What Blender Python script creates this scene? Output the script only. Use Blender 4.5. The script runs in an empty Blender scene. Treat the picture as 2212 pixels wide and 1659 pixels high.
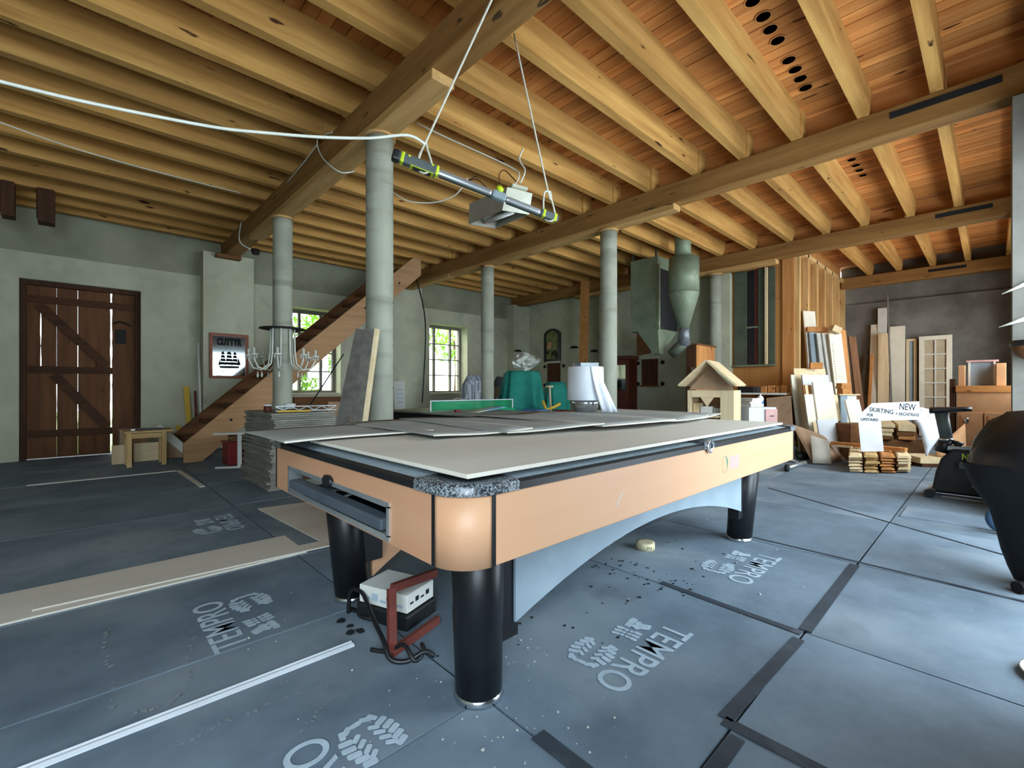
import bpy, math, random
from mathutils import Vector, Matrix, Euler
random.seed(7)
SC = bpy.context.scene
COL = SC.collection
# ------------------------------------------------------------------ camera
YAW = 46.528                       # angle of the view axis from world +X towards +Y
cd = bpy.data.cameras.new('camera'); cam = bpy.data.objects.new('camera', cd); COL.objects.link(cam)
cd.sensor_width = 36.0; cd.lens = 36.0 * 985.0 / 2212.0; cd.shift_y = 8.5 / 2212.0
cd.clip_start = 0.02; cd.clip_end = 200
cam.location = (0, 0, 1.0); cam.rotation_euler = (math.radians(90), 0, math.radians(YAW - 90))
SC.camera = cam
# ------------------------------------------------------------------ world, daylight, exposure
w = bpy.data.worlds.new('world'); SC.world = w; w.use_nodes = True
bg = w.node_tree.nodes['Background']; bg.inputs[0].default_value = (0.80, 0.92, 1.0, 1); bg.inputs[1].default_value = 6.5
def area(name, loc, rot, sx, sy, power, col):
    l = bpy.data.lights.new(name, 'AREA'); l.shape = 'RECTANGLE'; l.size = sx; l.size_y = sy; l.energy = power; l.color = col
    o = bpy.data.objects.new(name, l); COL.objects.link(o); o.location = loc; o.rotation_euler = rot; return o
R = math.radians
COOL = (0.62, 0.82, 1.0)
# daylight standing in the openings of the right wall and of the wall behind the camera
area('daylight_barn_opening', (3.5, -2.0, 1.9), (R(78), 0, 0), 3.6, 3.0, 200, COOL)
area('daylight_side_window', (7.0, -1.3, 1.75), (R(90), 0, 0), 2.4, 2.0, 190, (0.82, 0.92, 1.0))
area('daylight_workshop_window', (10.6, -1.3, 1.75), (R(90), 0, 0), 2.2, 2.0, 120, (0.95, 0.97, 1.0))
area('daylight_rear_opening', (-1.5, -1.6, 2.1), (R(52), 0, 0), 2.4, 1.8, 140, COOL)
WARM = (1.0, 0.98, 0.82)
area('daylight_left_window', (3.4, 10.6, 3.5), (R(-58), 0, 0), 2.0, 1.4, 170, WARM)
area('daylight_far_left_window', (6.6, 10.6, 3.5), (R(-58), 0, 0), 2.0, 1.4, 190, WARM)
VS = SC.view_settings
VS.view_transform = 'Standard'; VS.look = 'None'; VS.exposure = 0.2; VS.gamma = 1.0; VS.use_curve_mapping = False
SC.display_settings.display_device = 'sRGB'
# ------------------------------------------------------------------ materials
def lin(c):
    if isinstance(c, str):
        c = tuple(int(c[i:i+2], 16) / 255 for i in (0, 2, 4))
    return tuple(x / 12.92 if x <= .04045 else ((x + .055) / 1.055) ** 2.4 for x in c) + (1,)
MATS = {}
def mat(name, c1, c2=None, scale=3., stretch=(1, 1, 1), rough=.75, metal=0., spec=.3, lo=.35, hi=.65, bump=0., rnd=0.,
        spots=None, dust=None, emit=None, detail=5., rings=0.):
    """procedural surface: noise-mixed colours, optional knots (spots) and dust patches, per-object variation"""
    m = bpy.data.materials.new(name); m.use_nodes = True; MATS[name] = m
    nt = m.node_tree; N = nt.nodes; L = nt.links; bs = N['Principled BSDF']
    bs.inputs['Roughness'].default_value = rough; bs.inputs['Metallic'].default_value = metal
    bs.inputs['Specular IOR Level'].default_value = spec
    c1 = lin(c1); c2 = lin(c2) if c2 else c1
    tc = N.new('ShaderNodeTexCoord'); oi = N.new('ShaderNodeObjectInfo')
    ad = N.new('ShaderNodeVectorMath'); ad.operation = 'ADD'
    mu = N.new('ShaderNodeVectorMath'); mu.operation = 'SCALE'; mu.inputs[0].default_value = (37, 51, 23)
    L.new(oi.outputs['Random'], mu.inputs['Scale']); L.new(tc.outputs['Object'], ad.inputs[0]); L.new(mu.outputs[0], ad.inputs[1])
    mp = N.new('ShaderNodeMapping'); mp.inputs['Scale'].default_value = stretch; L.new(ad.outputs[0], mp.inputs[0])
    nz = N.new('ShaderNodeTexNoise'); nz.inputs['Scale'].default_value = scale; nz.inputs['Detail'].default_value = detail
    nz.inputs['Roughness'].default_value = .68 if detail > 10 else .6
    L.new(mp.outputs[0], nz.inputs['Vector'])
    fac = nz.outputs['Fac']
    if rings:
        wv = N.new('ShaderNodeTexWave'); wv.inputs['Scale'].default_value = rings; wv.inputs['Distortion'].default_value = 7
        wv.inputs['Detail'].default_value = 3; wv.bands_direction = 'Y'; L.new(mp.outputs[0], wv.inputs['Vector'])
        mx = N.new('ShaderNodeMath'); mx.operation = 'MULTIPLY_ADD'; mx.inputs[1].default_value = .35
        L.new(wv.outputs['Fac'], mx.inputs[0])
        m2 = N.new('ShaderNodeMath'); m2.operation = 'MULTIPLY'; m2.inputs[1].default_value = .68; L.new(fac, m2.inputs[0])
        L.new(m2.outputs[0], mx.inputs[2]); fac = mx.outputs[0]
    rp = N.new('ShaderNodeValToRGB'); rp.color_ramp.elements[0].position = lo; rp.color_ramp.elements[1].position = hi
    rp.color_ramp.elements[0].color = c1; rp.color_ramp.elements[1].color = c2
    L.new(fac, rp.inputs[0]); out = rp.outputs[0]
    def over(out, spec_):
        col, sc, st, a, b = spec_
        mp2 = N.new('ShaderNodeMapping'); mp2.inputs['Scale'].default_value = st; L.new(ad.outputs[0], mp2.inputs[0])
        n2 = N.new('ShaderNodeTexNoise'); n2.inputs['Scale'].default_value = sc; n2.inputs['Detail'].default_value = 3
        L.new(mp2.outputs[0], n2.inputs['Vector'])
        r2 = N.new('ShaderNodeValToRGB'); r2.color_ramp.elements[0].position = a; r2.color_ramp.elements[1].position = b
        L.new(n2.outputs['Fac'], r2.inputs[0])
        mix = N.new('ShaderNodeMix'); mix.data_type = 'RGBA'; L.new(r2.outputs[0], mix.inputs[0])
        L.new(out, mix.inputs[6]); mix.inputs[7].default_value = lin(col); return mix.outputs[2]
    if dust: out = over(out, dust)
    if spots: out = over(out, spots)
    if rnd:
        hs = N.new('ShaderNodeHueSaturation'); mr = N.new('ShaderNodeMapRange')
        mr.inputs['To Min'].default_value = 1 - rnd; mr.inputs['To Max'].default_value = 1 + rnd
        L.new(oi.outputs['Random'], mr.inputs[0]); L.new(mr.outputs[0], hs.inputs['Value']); L.new(out, hs.inputs['Color'])
        out = hs.outputs[0]
    L.new(out, bs.inputs['Base Color'])
    if bump:
        bp = N.new('ShaderNodeBump'); bp.inputs['Strength'].default_value = bump; bp.inputs['Distance'].default_value = .02
        L.new(nz.outputs['Fac'], bp.inputs['Height']); L.new(bp.outputs[0], bs.inputs['Normal'])
    if emit: bs.inputs['Emission Color'].default_value = lin(emit[0]); bs.inputs['Emission Strength'].default_value = emit[1]
    return m
AX = {'x': (.12, 1.6, 1.6), 'y': (1.6, .12, 1.6), 'z': (1.6, 1.6, .12)}
def wood(name, c1, c2, ax='x', rough=.75, rnd=.1, knots=True, scale=9., spec=.25, knot='5a3216', rings=0., bump=.15):
    a = AX[ax]; s = tuple(v * .9 + .25 for v in a)
    return mat(name, c1, c2, scale, a, rough, spec=spec, lo=.3, hi=.7, rnd=rnd, bump=bump, rings=rings,
               spots=(knot, 9., s, .685, .72) if knots else None)
for ax in 'xyz':
    wood('pine_' + ax, 'a8834f', 'd3b37c', ax, rnd=.10)
    wood('brown_' + ax, '5b3a20', '7d5330', ax, rnd=.15)
    wood('orange_' + ax, 'a96f3a', 'c98d52', ax, rnd=.08)
    wood('pale_' + ax, 'cdb48a', 'e2cda6', ax, rnd=.08, knots=False)
    wood('dark_' + ax, '3a2416', '55351f', ax, rnd=.15, knots=False)
    wood('grey_' + ax, '5c5852', '7b766d', ax, rnd=.12, knots=False)
wood('joist', 'a4743a', 'cfa05a', 'x', rnd=.14, scale=7, knot='4a2a12')
wood('beam', '765227', '9a7240', 'y', rnd=.08, scale=6, knot='3d2a16')
wood('corbel', 'a9824c', 'c79f68', 'y', rnd=.06)
wood('deck', 'a5602a', 'cd8f50', 'y', rnd=.24, scale=6, knot='4c2410')
wood('door_board', '553620', '6f482b', 'z', rnd=.14, knot='2b150a')
wood('stringer', '9c7650', 'b58d66', 'x', rnd=.02, knots=False)
wood('ply', 'a8743c', 'bf8a4e', 'z', rnd=.06, knots=False, scale=5)
wood('beech', 'c6936e', 'd0a07b', 'x', rough=.45, rnd=0, knots=False, scale=3.5, spec=.4, rings=1.2, bump=.0)
wood('beech_y', 'bd8a67', 'c89673', 'y', rough=.45, rnd=0, knots=False, scale=3.5, spec=.4, bump=.0)
wood('hardboard', 'c9c1b2', 'd8d1c3', 'x', rnd=.03, knots=False, scale=2, rough=.8, bump=0)
mat('plaster', 'aeae96', 'bebea5', 2.2, rough=.95, bump=.25, spots=('a3a38e', 3, (1, 1, 1), .58, .8))
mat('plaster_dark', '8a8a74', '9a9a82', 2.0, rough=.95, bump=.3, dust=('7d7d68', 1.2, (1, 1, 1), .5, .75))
mat('block_wall', '69665f', '7d7a72', 2.4, rough=.95, bump=.4, dust=('55514a', 1.1, (1, 1, 1), .48, .68))
mat('concrete_col', '8f9080', 'a5a694', 3.0, (1, 1, .5), rough=.9, bump=.2, dust=('7b7c6e', 2.0, (.5, .5, 3), .55, .75))
mat('under_floor', '16181a', '1d2022', 4)
mat('floor_sheet', '556470', '788793', 3.2, (1, 1, 1), rough=.72, spec=.35, rnd=.09, detail=12, lo=.28, hi=.76,
    dust=('8d979d', 1.3, (1, 1, 1), .50, .78), spots=('4b5864', 2.6, (1, 1, 1), .62, .85))
mat('print_grey', 'a3b2bd', 'b1c0ca', 20, rough=.8)
mat('black_tape', '30373e', '3d444c', 6, rough=.7, dust=('4f565c', 5, (1, 1, 1), .58, .7))
mat('black_paint', '0c0d10', '14161a', 5, rough=.38, spec=.5)
mat('black_plastic', '111214', '1a1b1e', 6, rough=.45, spec=.5)
mat('rubber', '17181a', '202224', 8, rough=.8)
mat('chrome', 'c8ccd0', 'd8dce0', 4, rough=.22, metal=1.)
mat('steel', '9ea4a6', 'b4babb', 6, rough=.38, metal=.9)
mat('alu', 'c4c8c8', 'd6dada', 6, rough=.3, metal=.8)
mat('speckle', '24272a', '8f979c', 160, rough=.3, spec=.6, lo=.45, hi=.62)
mat('cloth_grey', '8e9ca3', 'a0adb3', 30, rough=.95)
mat('panel_grey', '8796a0', '94a3ac', 5, rough=.55)
mat('white_paint', 'c9c8bf', 'd6d5cc', 5, rough=.6, rnd=.05)
mat('cream_paint', 'd2cab4', 'dfd8c4', 4, rough=.65, rnd=.06)
mat('white_card', 'c3c8cd', 'cfd4d8', 4, rough=.85)
mat('white_cloth', 'c9ccd2', 'dadde2', 5, rough=.95)
mat('white_plastic', 'd8d8d4', 'e4e4e0', 6, rough=.4)
mat('paper', 'd8d5cc', 'e4e2da', 8, rough=.9)
mat('cardboard', 'b88a62', 'c8996f', 4, rough=.9, rnd=.06)
mat('mdf', '9d7f63', 'ae9073', 8, rough=.85, rnd=.06)
mat('slate_sheet', '77756b', '8a877b', 6, rough=.9, rnd=.22)
mat('slate_front', '807d70', '929080', 6, (.3, 1, 4), rough=.9, rnd=.12)
mat('cover_dark', '8a8a86', '99998f', 3, rough=.85, dust=('acaca6', 1.6, (1, 1, 1), .55, .8))
mat('teal_cloth', '1e7468', '2b8878', 3, rough=.9)
mat('green_net', '1d8a5e', '28a070', 5, rough=.8)
mat('green_metal', '717d66', '848f78', 4, rough=.5, metal=.2, spots=('9aa28c', 14, (1, 1, .4), .64, .74))
mat('dark_green', '4b5346', '596152', 4, rough=.55, metal=.2)
mat('red_plastic', '6e1a1c', '802022', 3, rough=.45)
mat('red_wood', '5a2720', '74382c', 10, (.2, 1, 1), rough=.6)
mat('yellow_plastic', 'c9a233', 'd8b348', 4, rough=.5)
mat('lime_plastic', 'b8cc22', 'c6d936', 4, rough=.45)
mat('tool_grey', '4c5452', '5a6260', 5, rough=.5)
mat('joint_grey', '7c8a8c', '8a989a', 5, rough=.5)
mat('rope', 'c9c6b4', 'd8d5c4', 40, rough=.95)
mat('cable_white', 'd5d6c8', 'e0e1d4', 10, rough=.6)
mat('cable_black', '141414', '1c1c1c', 10, rough=.6)
mat('lamp_metal', 'b8b7a4', 'c8c7b4', 5, rough=.45, metal=.2)
mat('lamp_inside', 'a9a894', 'bdbca8', 5, rough=.35, metal=.4)
mat('mirror_glass', 'c8d0d0', 'd4dcdc', 3, rough=.06, metal=1.)
mat('ink', '14181c', '1a1e22', 8, rough=.8)
mat('pen_ink', '1e262e', '28323a', 8, rough=.9)
mat('mahogany', '4a2016', '642e20', 9, (1, 1, .15), rough=.45)
mat('blue_plastic', '3b6fa8', '4a80b8', 4, rough=.5)
mat('blue_rubber', '34506c', '42607c', 4, rough=.6)
mat('wrap_plastic', 'b5b8ae', 'd4d6cc', 7, rough=.35, spec=.6, spots=('7d8078', 9, (1, 1, 1), .58, .7))
mat('pane_tan', 'ab9b80', 'bcad92', 3, rough=.4)
mat('chalk', 'b9b7ae', 'c8c6bd', 20, rough=.95)
mat('tape_cream', 'cfc39c', 'dad0ac', 12, rough=.7)
mat('tape_core', 'b98f8a', 'c79f9a', 12, rough=.8)
mat('leaf', '5f8f2a', 'a8d048', 3, rough=.7, rnd=.3)
mat('outdoor_ground', '7d9a54', '93ad68', 2, rough=1)
mat('bag_black', '0d0f13', '15181d', 4, rough=.38, spec=.4)
mat('bag_fabric', '15181c', '1e2226', 10, rough=.7)
mat('striped_cloth', 'c8ccd4', '7f8894', 2, (14, 14, .6), rough=.9, lo=.45, hi=.55)
mat('map_print', '7fb0cc', 'd9e0b0', 2.2, rough=.7, lo=.42, hi=.58)
mat('bracket_iron', '1a1613', '241e1a', 6, rough=.7)
g = bpy.data.materials.new('glass'); g.use_nodes = True; MATS['glass'] = g
_n = g.node_tree.nodes; _l = g.node_tree.links; _o = _n['Material Output']
_t = _n.new('ShaderNodeBsdfTransparent'); _g = _n.new('ShaderNodeBsdfGlossy'); _g.inputs['Roughness'].default_value = .03
_m = _n.new('ShaderNodeMixShader'); _m.inputs[0].default_value = .07
_l.new(_t.outputs[0], _m.inputs[1]); _l.new(_g.outputs[0], _m.inputs[2]); _l.new(_m.outputs[0], _o.inputs[0])
def sheer(name, col, amount):
    m = bpy.data.materials.new(name); m.use_nodes = True; MATS[name] = m
    N = m.node_tree.nodes; L = m.node_tree.links; b = N['Principled BSDF']; b.inputs['Base Color'].default_value = lin(col); b.inputs['Roughness'].default_value = .9
    t = N.new('ShaderNodeBsdfTransparent'); x = N.new('ShaderNodeMixShader'); x.inputs[0].default_value = amount
    L.new(t.outputs[0], x.inputs[1]); L.new(b.outputs[0], x.inputs[2]); L.new(x.outputs[0], N['Material Output'].inputs[0])
sheer('net', '23a06a', .62)
# ------------------------------------------------------------------ mesh helpers (all shapes are given in world coordinates)
def world_of(o):
    p = Vector((0, 0, 0))
    while o is not None:
        p += o.location; o = o.parent
    return p
class MB:
    def __init__(s): s.v = []; s.f = []; s.sm = []
    def add(s, vs, fs, smooth=False, M=None):
        n = len(s.v)
        for p in vs:
            p = Vector(p); s.v.append(M @ p if M else p)
        for f in fs: s.f.append(tuple(i + n for i in f)); s.sm.append(smooth)
        return s
    def box(s, lo, hi, M=None):
        x0, y0, z0 = lo; x1, y1, z1 = hi
        return s.add([(x0, y0, z0), (x1, y0, z0), (x1, y1, z0), (x0, y1, z0), (x0, y0, z1), (x1, y0, z1), (x1, y1, z1), (x0, y1, z1)],
                     [(0, 3, 2, 1), (4, 5, 6, 7), (0, 1, 5, 4), (1, 2, 6, 5), (2, 3, 7, 6), (3, 0, 4, 7)], M=M)
    def bar(s, p0, p1, wd, ht, up=(0, 0, 1)):
        p0 = Vector(p0); p1 = Vector(p1); d = (p1 - p0); L = d.length; d.normalize(); up = Vector(up)
        side = d.cross(up)
        if side.length < 1e-5: side = d.cross(Vector((0, 1, 0)))
        side.normalize(); u2 = side.cross(d)
        M = Matrix((d, side, u2)).transposed().to_4x4(); M.translation = p0
        return s.box((0, -wd / 2, -ht / 2), (L, wd / 2, ht / 2), M)
    def tube(s, pts, r, n=8, cap=True):
        pts = [Vector(p) for p in pts]; rs = r if isinstance(r, (list, tuple)) else [r] * len(pts)
        base = len(s.v); prev = None
        for i, p in enumerate(pts):
            d = (pts[min(i + 1, len(pts) - 1)] - pts[max(i - 1, 0)]).normalized()
            if prev is None:
                a = d.cross(Vector((0, 0, 1)))
                if a.length < 1e-3: a = d.cross(Vector((1, 0, 0)))
            else: a = prev - d * prev.dot(d)
            a.normalize(); prev = a; b = d.cross(a)
            for k in range(n):
                t = 2 * math.pi * k / n; s.v.append(p + (a * math.cos(t) + b * math.sin(t)) * rs[i])
        for i in range(len(pts) - 1):
            for k in range(n):
                s.f.append((base + i * n + k, base + i * n + (k + 1) % n, base + (i + 1) * n + (k + 1) % n, base + (i + 1) * n + k)); s.sm.append(True)
        if cap:
            s.f.append(tuple(base + k for k in range(n - 1, -1, -1))); s.sm.append(False)
            s.f.append(tuple(base + (len(pts) - 1) * n + k for k in range(n))); s.sm.append(False)
        return s
    def lathe(s, prof, c=(0, 0, 0), n=24, M=None, smooth=True):
        b = []; c = Vector(c)
        for (r, z) in prof:
            for k in range(n):
                t = 2 * math.pi * k / n; b.append(Vector((r * math.cos(t), r * math.sin(t), z)))
        if M: b = [M @ p for p in b]
        b = [p + c for p in b]; fs = []
        for i in range(len(prof) - 1):
            for k in range(n): fs.append((i * n + k, i * n + (k + 1) % n, (i + 1) * n + (k + 1) % n, (i + 1) * n + k))
        m = len(prof) - 1
        s.add(b, fs, smooth)
        n0 = len(s.v) - len(b)
        if prof[0][0] > 1e-4: s.f.append(tuple(n0 + k for k in range(n - 1, -1, -1))); s.sm.append(False)
        if prof[m][0] > 1e-4: s.f.append(tuple(n0 + m * n + k for k in range(n))); s.sm.append(False)
        return s
    def prism(s, poly, t, M):
        """outline in local xy, thickness t along local z, placed with matrix M"""
        n = len(poly); vs = [(x, y, 0) for x, y in poly] + [(x, y, t) for x, y in poly]
        fs = [tuple(range(n - 1, -1, -1)), tuple(range(n, 2 * n))] + [(i, (i + 1) % n, n + (i + 1) % n, n + i) for i in range(n)]
        return s.add(vs, fs, M=M)
    def grid(s, rows, closed=False, smooth=True):
        n0 = len(s.v); R_ = len(rows); C_ = len(rows[0])
        for r in rows: s.v += [Vector(p) for p in r]
        for i in range(R_ - 1):
            for j in range(C_ - (0 if closed else 1)):
                s.f.append((n0 + i * C_ + j, n0 + i * C_ + (j + 1) % C_, n0 + (i + 1) * C_ + (j + 1) % C_, n0 + (i + 1) * C_ + j)); s.sm.append(smooth)
        return s
    def sheet(s, rows, t=(0, 0, -.004)):
        """a thin sheet with real thickness: the grid, its offset copy and the rim"""
        t = Vector(t); R_ = len(rows); C_ = len(rows[0]); n0 = len(s.v); s.grid(rows)
        n1 = len(s.v); low = [[Vector(p) + t for p in r] for r in rows]; s.grid([r[::-1] for r in low])
        top = lambda i, j: n0 + i * C_ + j
        bot = lambda i, j: n1 + i * C_ + (C_ - 1 - j)
        rim = [(0, j) for j in range(C_)] + [(i, C_ - 1) for i in range(1, R_)] + [(R_ - 1, j) for j in range(C_ - 2, -1, -1)] + [(i, 0) for i in range(R_ - 2, 0, -1)]
        for k in range(len(rim)):
            a = rim[k]; b = rim[(k + 1) % len(rim)]
            s.f.append((top(*b), top(*a), bot(*a), bot(*b))); s.sm.append(False)
        return s
    def build(s, name, m, parent=None, origin=None, bevel=0.):
        if origin is None:
            xs = [p.x for p in s.v]; ys = [p.y for p in s.v]; zs = [p.z for p in s.v]
            origin = ((min(xs) + max(xs)) / 2, (min(ys) + max(ys)) / 2, min(zs))
        o_ = Vector(origin)
        me = bpy.data.meshes.new(name); me.from_pydata([tuple(p - o_) for p in s.v], [], s.f)
        for p, q in zip(me.polygons, s.sm): p.use_smooth = q
        me.materials.append(MATS[m]); me.update()
        o = bpy.data.objects.new(name, me); COL.objects.link(o)
        if parent is not None:
            o.parent = parent; o.location = o_ - world_of(parent)
        else: o.location = o_
        if bevel:
            b = o.modifiers.new('bevel', 'BEVEL'); b.width = bevel; b.segments = 2; b.limit_method = 'ANGLE'
        return o
def tag(o, label, cat, group=None):
    o['label'] = label; o['category'] = cat
    if group: o['group'] = group
    return o
def thing(name, loc, label, cat, group=None):
    o = bpy.data.objects.new(name, None); COL.objects.link(o); o.location = loc; o.empty_display_size = .1
    return tag(o, label, cat, group)
def struct(o): o['kind'] = 'structure'; return o
def box(name, lo, hi, m, parent=None, bevel=0.): return MB().box(lo, hi).build(name, m, parent, bevel=bevel)
def copy_at(o, loc, parent=None, rz=0):
    c = o.copy(); COL.objects.link(c); c.parent = parent
    c.location = Vector(loc) - (world_of(parent) if parent else Vector((0, 0, 0)))
    c.rotation_euler = (o.rotation_euler[0], o.rotation_euler[1], o.rotation_euler[2] + rz)
    return c
def text_mesh(txt, size, fat=0., thick=.0004, spacing=1., shear=0.):
    cu = bpy.data.curves.new('lettering', 'FONT'); cu.body = txt; cu.size = size; cu.offset = fat; cu.extrude = thick
    cu.space_character = spacing; cu.align_x = 'CENTER'; cu.align_y = 'CENTER'; cu.resolution_u = 8; cu.shear = shear
    o = bpy.data.objects.new('lettering', cu); COL.objects.link(o)
    dg = bpy.context.evaluated_depsgraph_get(); dg.update()
    me = bpy.data.meshes.new_from_object(o.evaluated_get(dg)); bpy.data.objects.remove(o); bpy.data.curves.remove(cu)
    return me
def lettering(name, txt, size, m, M, parent, fat=0., thick=.0004, spacing=1., width=None, shear=0.):
    me = text_mesh(txt, size, fat, thick, spacing, shear)
    if width:
        xs = [v.co.x for v in me.vertices]; k = width / (max(xs) - min(xs))
        for v in me.vertices: v.co.x *= k
    me.materials.clear(); me.materials.append(MATS[m])
    o = bpy.data.objects.new(name, me); COL.objects.link(o); o.parent = parent
    if parent is not None: M = Matrix.Translation(-world_of(parent)) @ M
    o.matrix_local = M
    return o
def frame_mat(origin, xdir, ydir):
    x = Vector(xdir).normalized(); y = Vector(ydir).normalized(); z = x.cross(y).normalized(); y = z.cross(x)
    M = Matrix((x, y, z)).transposed().to_4x4(); M.translation = Vector(origin); return M
U = random.uniform
def smooth_line(pts, k=5):
    P_ = [Vector(p) for p in pts]; out = []
    for i in range(len(P_) - 1):
        a, b, c_, d = P_[max(i - 1, 0)], P_[i], P_[i + 1], P_[min(i + 2, len(P_) - 1)]
        for q in range(k):
            t = q / k; out.append(.5 * ((2 * b) + (c_ - a) * t + (2 * a - 5 * b + 4 * c_ - d) * t * t + (3 * b - a - 3 * c_ + d) * t ** 3))
    return out + [P_[-1]]
# ================================================================== THE SETTING
# ---- floor: dark slab with loose protective sheets laid side by side
floor = struct(box('floor', (-3.2, -.9, -.12), (13.2, 9.7, -.006), 'under_floor'))
def floor_sheet(x0, x1, y0, y1, dz=0.):
    g = .005
    o = box('floor_sheet', (x0 + g, y0 + g, -.006), (x1 - g, y1 - g, dz), 'floor_sheet', floor)
    o.rotation_euler[2] = R(U(-.12, .12)); return o
XS = [-3.2, -1.4, .945, 2.15, 3.2, 4.36, 5.5, 6.65, 7.8, 8.98]
for i in range(len(XS) - 1):
    YS = [-.85, .53, 1.7, 2.845] if i >= 2 else [-.85, .03, 1.13, 2.0, 2.845]
    YS = YS + ([3.285] if XS[i + 1] <= 1.0 else []) + [4.44, 5.6, 6.76, 7.9, 9.08]
    for j in range(len(YS) - 1):
        floor_sheet(XS[i], XS[i + 1], YS[j], YS[j + 1], U(0, .003))
for x0, x1, y0, y1 in [(8.98, 10.2, -.85, .6), (8.98, 10.2, .6, 2.3), (10.2, 11.4, -.85, .6), (10.2, 11.4, .6, 2.3), (11.4, 12.55, -.85, .6), (11.4, 12.55, .6, 2.3)]:
    floor_sheet(x0, x1, y0, y1)
floor_sheet(4.62, 5.06, -.85, .5, .009)
# black joint tape on some seams
def tape(p0, p1, wd):
    MB().bar((*p0, .004), (*p1, .004), wd, .004).build('joint_tape', 'black_tape', floor)
tape((2.16, 1.17), (2.125, .535), .036); tape((2.16, .53), (3.17, .535), .045); tape((1.41, .555), (2.07, .53), .042)
tape((1.40, .555), (1.40, .1), .042); tape((.955, .9), (.945, .45), .05); tape((1.05, .5), (1.36, .5), .04)
tape((3.19, -.3), (3.26, 1.1), .018); tape((4.0, -.05), (4.98, 1.54), .014)
# ---- printing on the sheets
def sole(M, parent, part):
    """boot-sole print: lugs of the forefoot and of the heel"""
    mb = MB()
    def lug(cx, cy, a, l, wd):
        c, s_ = math.cos(a), math.sin(a)
        pts = [(cx + c * x * l - s_ * y * wd, cy + s_ * x * l + c * y * wd) for x, y in ((-.5, -.35), (-.35, -.5), (.35, -.5), (.5, -.35), (.5, .35), (.35, .5), (-.35, .5), (-.5, .35))]
        mb.prism(pts, .0005 + .00006 * (len(mb.v) // 16 % 9), M)
    if part == 0:
        for k in range(5):
            x = .045 - k * .021; h_ = .052 - abs(k - 1.5) * .005
            lug(x, h_, 1.25, .030, .016); lug(x, -h_, -1.25, .030, .016)
        for k in range(4): lug(.04 - k * .022, .022, 2.2, .026, .012); lug(.04 - k * .022, -.022, -2.2, .026, .012)
        for k in range(5): lug(.066 + .012 * math.cos((k - 2) * .6), .04 * math.sin((k - 2) * .62), (k - 2) * .6 + 1.57, .026, .014)
    else:
        for k in range(3): lug(.03 - k * .02, .03, 1.4, .026, .015); lug(.03 - k * .02, -.03, -1.4, .026, .015)
        for k in range(6): lug(.028 - (k % 3) * .018, -.009 + .018 * (k // 3), 0, .012, .012)
        for k in range(7): lug(-.045 - .012 * (k // 2), -.018 + .026 * (k % 3), k, .03, .022)
    mb.build('sole_print', 'print_grey', parent)
def tempro(cx, cy, rot, wd=.53, ht=.115):
    Rz = Matrix.Rotation(R(rot), 4, 'Z')
    lettering('printed_lettering', 'TEMPRO', ht * 1.42, 'print_grey', Matrix.Translation((cx, cy, .0042)) @ Rz, floor, fat=.0012, thick=.0005, width=wd, spacing=1.03)
    off = Rz @ Vector((.11, -.15, 0)); sole(Matrix.Translation((cx + off.x, cy + off.y, .0040)) @ Rz @ Matrix.Rotation(R(8), 4, 'Z') @ Matrix.Scale(1.3, 4), floor, 0)
    off = Rz @ Vector((-.09, -.13, 0)); sole(Matrix.Translation((cx + off.x, cy + off.y, .0040)) @ Rz @ Matrix.Rotation(R(8), 4, 'Z') @ Matrix.Scale(1.25, 4), floor, 1)
tempro(1.535, .895, 180); tempro(2.71, .91, 180); tempro(.43, 2.25, 90, .5); tempro(.455, 1.085, 90, .5); tempro(.80, 3.92, -90, .5)
# ---- walls
def wall(name, boxes, m='plaster'):
    mb = MB()
    for lo, hi in boxes: mb.box(lo, hi)
    return struct(mb.build(name, m, origin=(0, 0, 0)))
YW = 9.10; ZL = 2.865; ZT = 3.77
wall_left = wall('wall_left', [((-3.2, YW, 0), (-.60, 9.6, ZL)), ((-.60, YW, 2.5), (.69, 9.6, ZL)), ((.69, YW, 0), (2.85, 9.6, ZL)), ((2.85, YW, 0), (3.84, 9.6, .88)),
    ((2.85, YW, 2.54), (3.84, 9.6, ZL)), ((3.84, YW, 0), (5.96, 9.6, ZL)), ((5.96, YW, 0), (7.08, 9.6, .86)), ((5.96, YW, 2.53), (7.08, 9.6, ZL)), ((7.08, YW, 0), (9.5, 9.6, ZL)),
    ((1.46, 8.85, 0), (2.20, YW + .06, 3.24)), ((4.89, 8.85, 0), (5.60, YW + .06, 3.24)), ((8.45, 8.85, 0), (9.05, YW + .06, 3.24))])
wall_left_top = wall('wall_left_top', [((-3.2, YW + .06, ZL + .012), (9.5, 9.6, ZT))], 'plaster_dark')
wall_back = wall('wall_back', [((9.05, 3.40, 0), (9.5, YW, ZT)), ((8.86, 3.40, 0), (9.05, 3.80, 3.16)), ((8.92, 6.0, 0), (9.05, 6.3, 3.16))])
wall_far = wall('wall_far', [((12.62, -.9, 0), (13.1, 2.4, ZL)), ((12.70, -.9, ZL), (13.1, 2.4, ZT))], 'block_wall')
YR = -.60
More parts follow.
